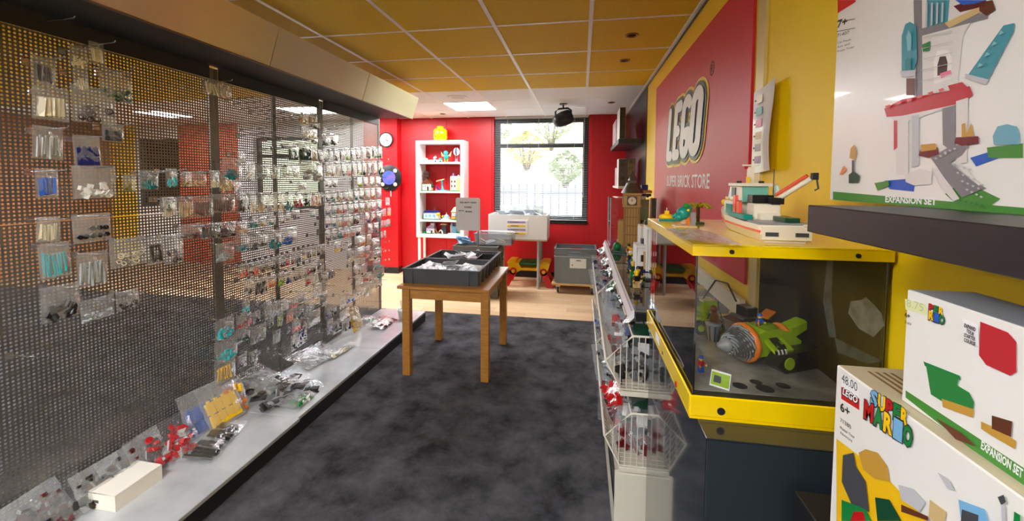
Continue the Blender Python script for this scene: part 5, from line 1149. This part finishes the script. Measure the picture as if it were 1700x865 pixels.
# second vehicle behind
p2 = (.375, 1.43, 1.0062)
tv = thing('rover_vehicle', 'lime and black brick rover with crane boom behind the drill vehicle', 'toy vehicle', p2, math.radians(10))
spec(tv, [('chassis', 'black', [('b', 0, 0, .03, .16, .07, .02)]), ('deck', LM, [('b', -.02, 0, .048, .14, .075, .016), ('st', -.09, -.035, .056, 8, 4, .0175, .004)]), ('cab', LM, [('b', .04, 0, .08, .05, .06, .045)]), ('cab_glass', mat('smoke_glass', (50, 60, 40), .08), [('b', .068, 0, .085, .008, .05, .03)]), ('roof_pack', 'grey', [('b', -.03, 0, .10, .07, .05, .03), ('c', -.04, -.01, .115, .018, .012)]), ('cannon', 'tan', [('t', [(-.05, 0, .13), (.03, 0, .14)], .01)]), ('hose', 'darkbrown', [('t', [(.02, -.02, .11), (.06, -.02, .17), (.10, -.02, .16), (.13, -.02, .10)], .003)]), ('crystal', 'red', [('br', -.02, -.03, .075, .01, .01, .03, 0, .3, .3)]), ('crystal', 'white', [('br', -.045, -.035, .08, .006, .006, .035, 0, .2, -.4)])])
for x in (-.055, 0, .055):
    for sy_ in (-1, 1):
        spec(tv, [('wheel', 'black', [('c', x, sy_*.046-.009, .022, .022, .018, 'y', 14)])]); spec(tv, [('hub', LM, [('c', x, sy_*.056-.001, .022, .011, .002, 'y', 10)])])
al = thing('toy_statue', 'grey brick statue with ridged base beside the rover', 'toy figure', (.408, 1.335, 1.0062))
spec(al, [('base', 'grey', [('l', (0, 0, 0), [(.014, 0), (.016, .02), (.022, .05), (.024, .056), (.0, .056)])]), ('ridge', 'darkgrey', [('t', [(.015*math.cos(a), .015*math.sin(a), .002), (.022*math.cos(a), .022*math.sin(a), .05)], .002) for a in [k*.785 for k in range(8)]]), ('torso', 'brown', [('b', 0, 0, .075, .018, .014, .03)]), ('head', 'darkred', [('s', 0, 0, .1, .011)]), ('arm', 'darkgrey', [('t', [(-.01, 0, .085), (-.02, -.01, .07)], .003)]), ('arm', 'darkgrey', [('t', [(.01, 0, .085), (.02, -.01, .07)], .003)])])
ld = thing('toy_ladder', 'black brick ladder leaning at the back of the display case', 'toy part', (.49, 1.50, 1.0062), .3)
MB().tube([(-.012, 0, 0), (-.04, .012, .09)], .002, 5).build('rail', P('black'), ld, False); MB().tube([(.004, 0, 0), (-.024, .012, .09)], .002, 5).build('rail', P('black'), ld, False)
for k in range(6): f_ = (k+.5)/6; MB().tube([(-.012-.028*f_, .012*f_, .09*f_), (.004-.028*f_, .012*f_, .09*f_)], .0015, 5).build('rung', P('black'), ld, False)
sm = thing('brick_flyer', 'orange and black brick flyer at the back of the display case', 'toy model', (.535, 1.42, 1.0062), .4)
spec(sm, [('wing', 'darkbrown', [('p', [(-.07, .05), (.07, .05), (.03, .058), (-.03, .058)], -.03, .03)]), ('panel', 'orange', [('br', .06, -.02, .066, .05, .03, .004, .3, .1, -.3)]), ('engine', 'darkgrey', [('c', -.03, -.03, .05, .012, .06, 'y')]), ('cockpit', 'black', [('b', 0, 0, .075, .04, .05, .03)]), ('stand', 'black', [('b', 0, 0, .024, .02, .02, .048)])])
p = atz(1163, 617, 1.006)
minifig((p.x, p.y, 1.0062), .5, 'blue', 'red', 'blue', 'toy figure with blue helmet, blue legs and a red tool near the glass corner', hold='red')
m_ = minifig((.485, 1.20, 1.098), .3, 'darkgrey', 'blue', 'blue', 'toy figure with blue helmet standing on the drill vehicle', hold='orange')
p = atz(1197, 640, 1.006)
pl = thing('name_placard', 'small lime and white folded placard standing in the display case', 'placard', (p.x, p.y, 1.0062), -.55)
mb = MB(); mb.prism([(-.016, 0), (.016, 0), (.0, .034)], lambda u_, v_, d: (d-.022, u_, v_), .044); mb.build('card', m_paper, pl, False)
MB().cb((0, -.0088, .017), (.040, .0008, .030), rx=-.44).build('front_print', LM, pl, False); MB().cb((-.006, -.0096, .017), (.016, .0008, .016), rx=-.44).build('picture', P('black'), pl, False)
# ================================================================ on the lid
ZL = 1.363
bo = thing('brick_boat', 'white brick rescue boat with coral stripe, teal windows and a rear crane', 'toy model', (.456, 1.19, ZL), math.radians(88))
W_, CO, TE, BK = 'cream', 'coral', 'aqua', 'black'
def hullsec(x, hw, z): return (x, hw, z)
def hull(z0, z1, k0, k1, name, m):
    prof = [(-.19, .055), (-.10, .058), (.05, .056), (.11, .045), (.16, .026), (.19, .004)]
    v = []; f = []; n = len(prof)
    for (z, k, sh) in ((z0, k0, 0), (z1, k1, .03)):
        for x, w_ in prof: xx = x+sh*max(0, x)/.19; v += [(xx, w_*k, z+(.022 if z == z1 else .006)*max(0, (x-.02)/.17)), (xx, -w_*k, z+(.022 if z == z1 else .006)*max(0, (x-.02)/.17))]
    for i in range(n-1):
        a = 2*i; b = 2*n+2*i; f += [(a, a+2, b+2, b), (a+1, b+1, b+3, a+3), (b, b+2, b+3, b+1), (a, a+1, a+3, a+2)]
    f += [(0, 2*n, 2*n+1, 1), (2*n-2, 2*n-1, 4*n-1, 4*n-2)]
    return MB().add(v, f).build(name, P(m) if isinstance(m, str) else m, bo, False)
m_w = mat('boat_white', (236, 226, 206), .3)
hull(0, .022, .72, .96, 'lower_hull', m_w); hull(.0221, .028, .97, .99, 'stripe', CO); hull(.0281, .040, .99, 1.0, 'upper_hull', m_w)
spec(bo, [('stern_deck', 'grey', [('b', -.145, 0, .0425, .085, .10, .004)]), ('transom', m_w, [('b', -.193, 0, .022, .008, .10, .03)]), ('vent', 'darkgrey', [('b', -.1978, -.03, .02, .002, .026, .009)]), ('vent', 'darkgrey', [('b', -.1978, .03, .02, .002, .026, .009)]),
 ('forward_house', m_w, [('b', .075, 0, .062, .10, .075, .042), ('st', .03, -.035, .083, 6, 4, .0165, .003)]), ('bow_window', mat('pale_window', (160, 200, 210), .08), [('b', .127, 0, .064, .006, .05, .025)]), ('side_window', TE, [('b', .07, .039, .06, .05, .004, .026)]), ('side_window', TE, [('b', .07, -.039, .06, .05, .004, .026)]),
 ('teal_deck', TE, [('b', .01, .03, .045, .06, .04, .008), ('b', .01, -.03, .045, .06, .04, .008)]), ('coral_arch', CO, [('b', .022, .038, .07, .02, .008, .06)]), ('coral_arch', CO, [('b', .022, -.038, .07, .02, .008, .06)]), ('coral_arch', CO, [('b', -.03, .045, .06, .02, .008, .05)]),
 ('bridge', m_w, [('b', .04, 0, .105, .085, .07, .04)]), ('windscreen', mat('pale_window', (160, 200, 210), .08), [('p', [(.083, .088), (.105, .09), (.085, .126), (.075, .126)], -.033, .033)]), ('bridge_window', BK, [('b', .045, .036, .108, .03, .003, .026)]), ('bridge_window', BK, [('b', .045, -.036, .108, .03, .003, .026)]), ('rear_screen', mat('green_window', (120, 190, 170), .08), [('b', -.005, 0, .105, .006, .06, .045)]),
 ('bridge_roof', m_w, [('b', .035, 0, .129, .10, .078, .008)]), ('mast', m_w, [('b', .03, 0, .155, .014, .014, .045), ('b', .03, 0, .182, .008, .04, .004)]), ('radar', BK, [('c', .03, .028, .133, .007, .006), ('c', .03, -.028, .133, .007, .006)]), ('beacon', 'yellow', [('b', .012, .012, .142, .008, .008, .016)]), ('nav_lamp', 'red', [('s', .03, .012, .176, .005)]),
 ('yellow_panel', 'yellow', [('b', .125, .02, .088, .03, .02, .008)]), ('searchlight', 'yellow', [('s', .14, .032, .075, .009)]), ('bow_rail', m_w, [('t', [(.19, 0, .06), (.19, 0, .08)], .003)]), ('bow_rail', m_w, [('t', [(.17, .02, .06), (.17, .02, .078)], .003)]),
 ('aft_house', m_w, [('b', -.065, 0, .062, .05, .06, .04), ('b', -.075, .0, .05, .07, .045, .02)]), ('engine_grille', BK, [('b', -.045, 0, .093, .035, .05, .02)]), ('crane_base', BK, [('b', -.085, -.02, .09, .02, .03, .016)]), ('crane_arm', m_w, [('t', [(-.085, -.025, .095), (-.14, -.07, .145)], .006)]), ('crane_jib', CO, [('t', [(-.08, -.022, .105), (-.132, -.065, .152)], .004)]), ('crane_head', BK, [('b', -.145, -.074, .15, .012, .012, .016)]), ('crane_hook', 'darkgrey', [('t', [(-.147, -.078, .142), (-.15, -.08, .122), (-.144, -.076, .118)], .002)]),
 ('float', TE, [('b', -.06, .05, .05, .10, .02, .012)]), ('float', 'darkgreen', [('b', -.14, -.02, .05, .07, .03, .01)]), ('plank', m_w, [('br', -.19, -.045, .04, .07, .018, .005, 0, 0, .15)]), ('aerial', 'darkgrey', [('t', [(-.03, -.035, .09), (-.03, -.035, .17)], .0012)]), ('dish', mat('clear_dish', (200, 216, 200), .1), [('s', -.02, -.045, .115, .016, (1, .4, 1))])])
bo.scale = (1.02, 1.0, 1.0)
bf = minifig((0, 0, 0), 0, 'darkgreen', 'aqua', 'red', 'toy figure with a red cap riding on the brick boat', hold='yellow')
bf.location = Vector((.456, 1.19, ZL))+Vector((.03, -.018, .042)); bf.rotation_euler = (0, 0, -.3)
# film bag on the lid
fb = bag_on((.335, 1.02, ZL+.006), .22, .12, -1.5, math.pi*.5, 'clear', None, 'empty crumpled clear bag lying on the yellow lid', 'empty bag on the lid', pouch=CRUMP[3], thick=.06)
# palm, teal plant and small yellow model
pm = thing('toy_palm', 'small toy palm tree with yellow green fronds on the lid', 'toy plant', (.372, 1.40, ZL))
spec(pm, [('base', 'darkgreen', [('b', 0, 0, .003, .032, .032, .006)]), ('trunk', 'darkbrown', [('l', (0, 0, .006), [(.006, 0), (.005, .012), (.006, .013), (.005, .026), (.006, .027), (.005, .05)])])]
  + [('frond', mat('frond_green', (150, 140, 30), .4), [('t', [(0, 0, .056), (.022*math.cos(a), .022*math.sin(a), .066), (.042*math.cos(a), .042*math.sin(a), .052)], .0045)]) for a in [k*math.pi/3 for k in range(6)]])
tp = thing('toy_plant', 'teal and green brick plant creature on the lid', 'toy model', (.305, 1.29, ZL))
spec(tp, [('base', 'tan', [('b', 0, 0, .003, .06, .05, .006)]), ('leg', 'orange', [('b', .008, -.004, .02, .008, .01, .028)]), ('pillar', 'grey', [('b', .024, 0, .025, .012, .014, .04)]), ('body', TE, [('s', -.004, 0, .042, .02), ('s', -.016, 0, .03, .014), ('s', .008, .002, .055, .014)]), ('arm', TE, [('t', [(-.015, 0, .045), (-.035, 0, .03)], .005)]), ('leaf', 'green', [('s', .0, -.012, .064, .009)]), ('eye', 'yellow', [('s', .006, -.017, .052, .004)])])
sy = thing('toy_submarine', 'small yellow and aqua brick submarine on the lid corner', 'toy model', (.295, 1.50, ZL))
spec(sy, [('hull', 'yellow', [('s', 0, 0, .012, .024, (1.1, .7, .5))]), ('tower', 'yellow', [('b', 0, 0, .027, .014, .012, .014)]), ('periscope', 'lightgrey', [('t', [(0, 0, .03), (0, 0, .045)], .002)]), ('skid', TE, [('b', .0, -.02, .003, .06, .012, .006)]), ('claw', CO, [('b', .034, -.008, .008, .018, .01, .008)])])
# ================================================================ set boxes with printed faces near the camera
def face_print(t, x, poly, m, name='print', d=.0005):
    return MB().add([(x-d, y_, z_) for y_, z_ in poly], [tuple(range(len(poly)))]).build(name, m, t)
class Face:
    """printed face at X = x looking at the aisle; u runs right (towards -Y), v down, in photograph pixels mapped to the face plane"""
    def __init__(s, t, x): s.t = t; s.x = x; s.k = 0
    def pt(s, px, py): q = atx(px, py, s.x); return (q.y, q.z)
    def poly(s, pts, m, name='print'):
        s.k += 1; return face_print(s.t, s.x, [s.pt(*p) for p in pts], P(m) if isinstance(m, str) else m, name, .0003+.00006*s.k)
    def txt(s, body, a, b, cap, m, bold=0, shear=0, name='lettering', sup=None):
        (y0, z0), (y1, z1) = s.pt(*a), s.pt(*b); s.k += 1
        d = Vector((0, y1-y0, z1-z0)); u = Vector((0, -d.z, d.y)).normalized(); u = u if u.z > 0 else -u
        if sup: u = sup
        return fit_text(body, d.length, cap, m, (s.x-.0004-.00006*s.k, y0, z0), s.t, d, u, bold, name, shear)
m_box = mat('coated_white_board', (236, 234, 228), .28, coat=.2); m_boxtop = mat('coated_beige_board', (206, 194, 164), .35)
m_gprint = mat('green_print', (70, 140, 56), .3); m_lred = mat('logo_red', (206, 24, 32), .3); m_txt = mat('dark_text', (36, 36, 40), .4)
# tall tower set on the dark shelf
XA = .563
ta_ = thing('set_box', 'large white set box with a red roofed tower picture on the dark shelf', 'box', (.59, .84, 1.4595))
MB().box(XA, XW-.0085, .55, 1.05, 1.4595, 1.93, .0015).build('carton', m_box, ta_)
F = Face(ta_, XA)
F.poly([(1383, 318), (1700, 345), (1720, 360), (1383, 331.5)], m_gprint, 'green_band')
F.txt('EXPANSION SET', (1470, 336), (1555, 341), .0125, m_paper, .035)
F.poly([(1391, 0), (1421, 0), (1421, 3), (1391, 22)], m_lred, 'logo_patch')
F.txt('7+', (1390, 47), (1406, 42), .017, m_txt, .02); F.txt('71407', (1390, 62), (1410, 56), .007, m_txt)
F.txt('Cat Peach', (1391, 73), (1413, 67), .0045, m_txt); F.txt('Suit and', (1391, 80), (1411, 74), .0045, m_txt); F.txt('Frozen Tower', (1391, 87), (1419, 79), .0045, m_txt)
F.poly([(1390, 36), (1420, 31), (1420, 32), (1390, 37)], m_txt, 'rule'); F.poly([(1390, 52), (1420, 46), (1420, 47), (1390, 53)], m_txt, 'rule')
lg_, dg, wh = 'lightgrey', 'darkgrey', mat('printed_white', (222, 218, 212), .3)
m_tq = mat('printed_teal', (70, 150, 165), .3); m_rd = mat('printed_red', (190, 40, 50), .3); m_gy = mat('printed_grey', (128, 126, 130), .3)
for pts, m in [
  ([(1570, 322), (1600, 300), (1662, 330), (1640, 346), (1590, 340)], m_gprint), ([(1470, 300), (1520, 296), (1518, 318), (1478, 314)], 'blue'), ([(1612, 262), (1650, 250), (1660, 262), (1622, 276)], 'blue'), ([(1640, 245), (1700, 238), (1700, 262), (1642, 262)], m_gprint),
  ([(1518, 0), (1618, 0), (1612, 40), (1600, 60), (1590, 150), (1518, 165)], wh), ([(1518, 0), (1532, 0), (1533, 160), (1522, 162)], m_gy), ([(1540, 0), (1578, 0), (1575, 40), (1540, 55)], m_tq), ([(1528, 48), (1640, 20), (1642, 30), (1530, 60)], m_gy),
  ([(1552, 100), (1558, 84), (1575, 82), (1582, 95), (1580, 130), (1552, 140)], mat('printed_offwhite', (240, 236, 228), .3)), ([(1558, 108), (1562, 94), (1572, 93), (1575, 104), (1574, 122), (1558, 126)], 'darkbrown'), ([(1562, 122), (1580, 116), (1582, 122), (1564, 130)], 'pink'),
  ([(1570, 38), (1640, 5), (1650, 10), (1578, 46)], 'tan'), ([(1628, 4), (1650, 0), (1655, 16), (1640, 26), (1628, 18)], 'brown'), ([(1585, 10), (1615, 0), (1640, 0), (1636, 10), (1596, 20)], 'maroon'), ([(1588, 0), (1640, 0), (1620, 6), (1600, 8)], 'blue'),
  ([(1482, 195), (1595, 160), (1602, 170), (1490, 208)], wh), ([(1470, 180), (1500, 165), (1580, 150), (1612, 143), (1618, 158), (1596, 172), (1500, 192), (1474, 194)], m_rd), ([(1576, 142), (1600, 136), (1610, 146), (1580, 152)], m_rd),
  ([(1488, 196), (1510, 192), (1510, 290), (1490, 290)], wh), ([(1516, 192), (1528, 190), (1528, 275), (1516, 278)], lg_), ([(1486, 200), (1492, 200), (1492, 245), (1486, 250)], m_rd), ([(1590, 168), (1610, 162), (1608, 270), (1590, 272)], wh), ([(1567, 180), (1590, 174), (1588, 255), (1568, 240)], m_gy),
  ([(1505, 290), (1530, 280), (1550, 285), (1548, 306), (1520, 308), (1506, 302)], wh), ([(1548, 262), (1585, 240), (1612, 242), (1600, 258), (1580, 270), (1616, 300), (1640, 312), (1600, 328), (1572, 296)], m_gy), ([(1550, 278), (1560, 280), (1588, 318), (1596, 330), (1586, 334), (1566, 312)], wh), ([(1588, 268), (1600, 272), (1626, 300), (1636, 306), (1628, 308), (1606, 290)], wh),
  ([(1530, 250), (1560, 245), (1562, 256), (1545, 262), (1528, 258)], 'darkred'), ([(1532, 240), (1556, 238), (1558, 248), (1532, 252)], 'gold'), ([(1590, 228), (1628, 226), (1628, 238), (1600, 242), (1588, 238)], 'darkred'), ([(1600, 206), (1606, 204), (1608, 222), (1616, 204), (1620, 226), (1600, 228)], 'gold'),
  ([(1608, 128), (1670, 42), (1688, 38), (1686, 52), (1642, 136)], m_tq), ([(1606, 122), (1646, 132), (1640, 140), (1606, 130)], lg_), ([(1652, 226), (1660, 210), (1676, 206), (1692, 210), (1697, 226), (1696, 240), (1654, 240)], mat('printed_glass_blue', (110, 170, 190), .3)),
  ([(1500, 60), (1506, 40), (1514, 36), (1524, 42), (1526, 100), (1518, 122), (1500, 122)], m_tq), ([(1497, 118), (1524, 116), (1522, 126), (1500, 128)], lg_), ([(1508, 130), (1522, 130), (1522, 158), (1508, 158)], 'brown'), ([(1534, 74), (1548, 68), (1546, 84), (1536, 86)], 'green'),
  ([(1413, 262), (1415, 246), (1421, 240), (1425, 254), (1422, 266)], 'gold'), ([(1417, 266), (1421, 266), (1421, 290), (1417, 290)], 'darkgrey'), ([(1396, 290), (1404, 275), (1408, 282), (1400, 290)], 'orange'), ([(1412, 290), (1420, 284), (1430, 292), (1428, 304), (1412, 304)], 'darkgreen'), ([(1455, 304), (1478, 300), (1480, 308), (1460, 316)], m_gprint)]: F.poly(pts, m)
for (x0, y0, nx_, dx, dy) in [(1585, 272, 4, 9, 3), (1592, 286, 4, 9, 3.5), (1600, 300, 4, 9, 4), (1608, 314, 4, 8, 4), (1556, 262, 3, 8, -4), (1572, 252, 3, 8, -3)]:
    for k in range(nx_): a, b = x0+dx*k, y0+dy*k; F.poly([(a, b), (a+3.5, b-1), (a+6, b+1.5), (a+2.5, b+3)], 'lightgrey', 'stud_print')
for k in range(6): F.poly([(1474+18*k, 176-5.5*k), (1482+18*k, 173-5.5*k), (1484+18*k, 177-5.5*k), (1476+18*k, 180-5.5*k)], mat('printed_pale_red', (220, 90, 96), .3), 'stud_print')
for k in range(4): F.poly([(1543+9*k, 4), (1546+9*k, 4), (1545+9*k, 44-3*k), (1542+9*k, 46-3*k)], 'lightgrey', 'mullion_print')
for k in range(5): F.poly([(1536, 62+18*k), (1588, 50+18*k), (1588, 51+18*k), (1536, 63+18*k)], mat('printed_line', (190, 186, 180), .3), 'brick_line')
for k in range(4): F.poly([(1630+12*k, 112-18*k), (1640+12*k, 108-18*k), (1634+12*k, 104-18*k)], mat('printed_pale_teal', (130, 190, 200), .3), 'facet_print')
F.poly([(1511, 60), (1515, 50), (1520, 60), (1519, 84), (1513, 84)], mat('printed_pale_teal', (130, 190, 200), .3), 'facet_print'); F.poly([(1509, 100), (1514, 94), (1519, 100), (1519, 116), (1509, 116)], 'teal', 'arch_print')
for k in range(5): F.poly([(1600+9*k, 332+2*k), (1604+9*k, 331+2*k), (1606+9*k, 334+2*k), (1601+9*k, 335+2*k)], 'green', 'stud_print')
# counter under the stacked boxes
tag(MB().box(.392, XW-.0115, -.3, .80, .004, .9355, .002).build('low_cabinet', m_black), 'plain black low cabinet carrying the stacked set boxes', 'cabinet')
XBf = .40
tb_ = thing('set_box', 'big white and yellow set box with a handwritten price on the black cabinet', 'box', (.49, .5, .936))
YB0 = .707
MB().box(XBf, XBf+.19, .18, YB0, .936, 1.213, .0015).build('carton', [m_box], tb_)
MB().box(XBf+.002, XBf+.188, .182, YB0-.002, 1.2131, 1.2136).build('top_face', m_boxtop, tb_)
mb = MB(); ytop = 1.2142
for k in range(4): mb.box(XBf+.03, XBf+.034, YB0-.16, YB0-.02, ytop-.0003, ytop) if 0 else mb.box(XBf+.03+.01*k, XBf+.034+.01*k, YB0-.11, YB0-.02, ytop-.0003, ytop)
for k in range(4): mb.box(XBf+.03+.01*k, XBf+.034+.01*k, YB0-.26, YB0-.15, ytop-.0003, ytop)
mb.build('small_print', mat('brown_text', (130, 100, 60), .5), tb_)
MB().box(XBf+.11, XBf+.17, YB0-.1, YB0-.02, ytop-.0003, ytop).build('picture', mat('printed_brown', (150, 90, 40), .4, col2=(190, 150, 80), scale=30), tb_)
F = Face(tb_, XBf)
F.poly([(1389, 728), (1470, 790), (1540, 865), (1640, 1000), (1389, 1000)], mat('printed_yellow', (240, 190, 20), .28), 'yellow_print')
F.poly([(1397, 642), (1427, 662), (1427, 681), (1397, 662)], m_lred, 'logo_patch'); F.poly([(1397, 620), (1427, 640), (1427, 662), (1397, 642)], m_paper, 'price_label')
F.txt('48.00', (1398, 634), (1424, 651), .013, m_txt, .0, 0, 'handwriting')
(yl, zl_) = F.pt(1399, 652); F.k += 1
F.txt('LEGO', (1398, 655), (1426, 674), .013, m_txt, .1, .15, 'logo_outline', UP); F.txt('LEGO', (1399.5, 654.5), (1424.5, 671.5), .011, m_paper, .03, .15, 'logo_letters', UP)
F.txt('6+', (1396, 682), (1412, 693), .014, m_txt, .02); F.txt('71380', (1396, 700), (1414, 713), .006, m_txt); F.txt('Master Your', (1396, 712), (1420, 729), .0045, m_txt); F.txt('Adventure', (1396, 720), (1416, 735), .0045, m_txt)
def logo_word(word, a, b, cap, cols):
    n = len(word)
    for i, c in enumerate(word):
        pa_ = (a[0]+(b[0]-a[0])*i/n, a[1]+(b[1]-a[1])*i/n); pb_ = (a[0]+(b[0]-a[0])*(i+.92)/n, a[1]+(b[1]-a[1])*(i+.92)/n)
        off = F.txt(c, (pa_[0]-1.2, pa_[1]+1.8), (pb_[0]+1.4, pb_[1]+2.2), cap*1.12, m_txt, .09, 0, 'letter_outline', UP)
        F.txt(c, pa_, pb_, cap, P(cols[i]), .045, 0, 'letter', UP)
logo_word('SUPER', (1446, 671), (1510, 712), .022, ['skyblue', 'yellow', 'red', 'green', 'yellow'])
logo_word('MARIO', (1436, 694), (1518, 748), .027, ['red', 'green', 'yellow', 'skyblue', 'green'])
for pts, m in [([(1428, 752), (1440, 746), (1460, 752), (1476, 775), (1480, 800), (1455, 795), (1436, 780)], 'gold'), ([(1402, 756), (1420, 752), (1424, 775), (1440, 800), (1446, 850), (1420, 846), (1400, 800)], 'darkgrey'), ([(1400, 830), (1440, 846), (1450, 865), (1400, 865)], 'green'), ([(1420, 850), (1436, 850), (1440, 865), (1415, 865)], 'red'),
   ([(1456, 826), (1480, 830), (1500, 865), (1460, 865)], 'darkgreen'), ([(1495, 805), (1520, 812), (1540, 835), (1530, 850), (1500, 830)], 'lightgrey'), ([(1500, 838), (1545, 858), (1545, 865), (1500, 850)], 'brown'), ([(1548, 830), (1575, 850), (1570, 880), (1546, 860)], 'tan'), ([(1596, 830), (1640, 846), (1650, 880), (1600, 860)], 'skyblue'), ([(1602, 846), (1630, 856), (1628, 880), (1600, 868)], 'darkgrey'), ([(1662, 826), (1672, 822), (1676, 834), (1668, 840)], 'darkgrey'), ([(1668, 838), (1674, 840), (1676, 880), (1670, 880)], 'lightgrey'), ([(1690, 850), (1700, 856), (1700, 890), (1688, 880)], 'green'), ([(1562, 785), (1580, 796), (1590, 815), (1578, 812)], 'lightgrey')]: F.poly(pts, m)
# smaller set box on top
XC = .418
tc_ = thing('set_box', 'smaller white set box with a green boot picture stacked on the yellow printed box', 'box', (.47, .45, 1.2145))
q0, q1 = atx(1499.5, 478, XC), atx(1504, 658, XC)
YC0 = (q0.y+q1.y)/2; ZC1 = q0.z
MB().box(XC, XC+.075, .28, YC0, 1.2145, ZC1, .0012).build('carton', m_box, tc_)
MB().box(XC+.002, XC+.073, .282, YC0-.002, ZC1+.0001, ZC1+.0006).build('top_face', mat('grey_card_top', (150, 156, 164), .3), tc_)
MB().box(XC+.025, XC+.073, .282, .47, ZC1+.0007, ZC1+.0011).build('top_print', m_txt, tc_)
F = Face(tc_, XC)
F.poly([(1504, 648), (1720, 790), (1720, 830), (1504, 660)], m_gprint, 'green_band')
F.txt('EXPANSION SET', (1629, 745), (1698, 795), .0095, m_paper, .03)
F.poly([(1503, 496), (1538, 506), (1540, 524), (1504, 514)], mat('yellow_green_label', (226, 228, 170), .5), 'price_label')
F.txt('8.75', (1506, 509), (1534, 518), .010, mat('faded_green', (190, 206, 150), .5), .0, 0, 'handwriting')
logo_word('PER', (1543, 516), (1568, 525), .0095, ['red', 'green', 'yellow']); logo_word('RIO', (1543, 530), (1570, 540), .011, ['yellow', 'blue', 'green'])
F.txt('6+', (1504, 526), (1513, 529), .006, m_txt, .02); F.txt('71404', (1504, 537), (1515, 541), .0035, m_txt)
for pts, m in [([(1600, 528), (1626, 540), (1628, 576), (1604, 566)], m_paper), ([(1630, 534), (1676, 552), (1690, 568), (1690, 618), (1680, 624), (1640, 606), (1628, 590)], m_rd), ([(1535, 600), (1596, 624), (1598, 632), (1538, 608)], 'green'), ([(1540, 608), (1594, 628), (1592, 640), (1612, 652), (1620, 668), (1618, 680), (1575, 672), (1548, 655)], mat('printed_green', (40, 130, 60), .3)), ([(1566, 662), (1620, 680), (1618, 694), (1568, 676)], 'gold'),
   ([(1632, 700), (1650, 708), (1690, 732), (1688, 746), (1650, 724), (1632, 712)], 'gold'), ([(1650, 690), (1684, 700), (1682, 726), (1650, 712)], 'brown'), ([(1556, 694), (1600, 720), (1624, 742), (1590, 730)], 'brown')]: F.poly(pts, m)
for k, wd in enumerate(['EXPAND', 'YOUR', 'STARTER', 'COURSE']): F.txt(wd, (1604+(3 if k == 1 else 0), 543+8*k), (1623-(3 if k == 1 else 0), 551+8*k), .0042, m_txt, .03)
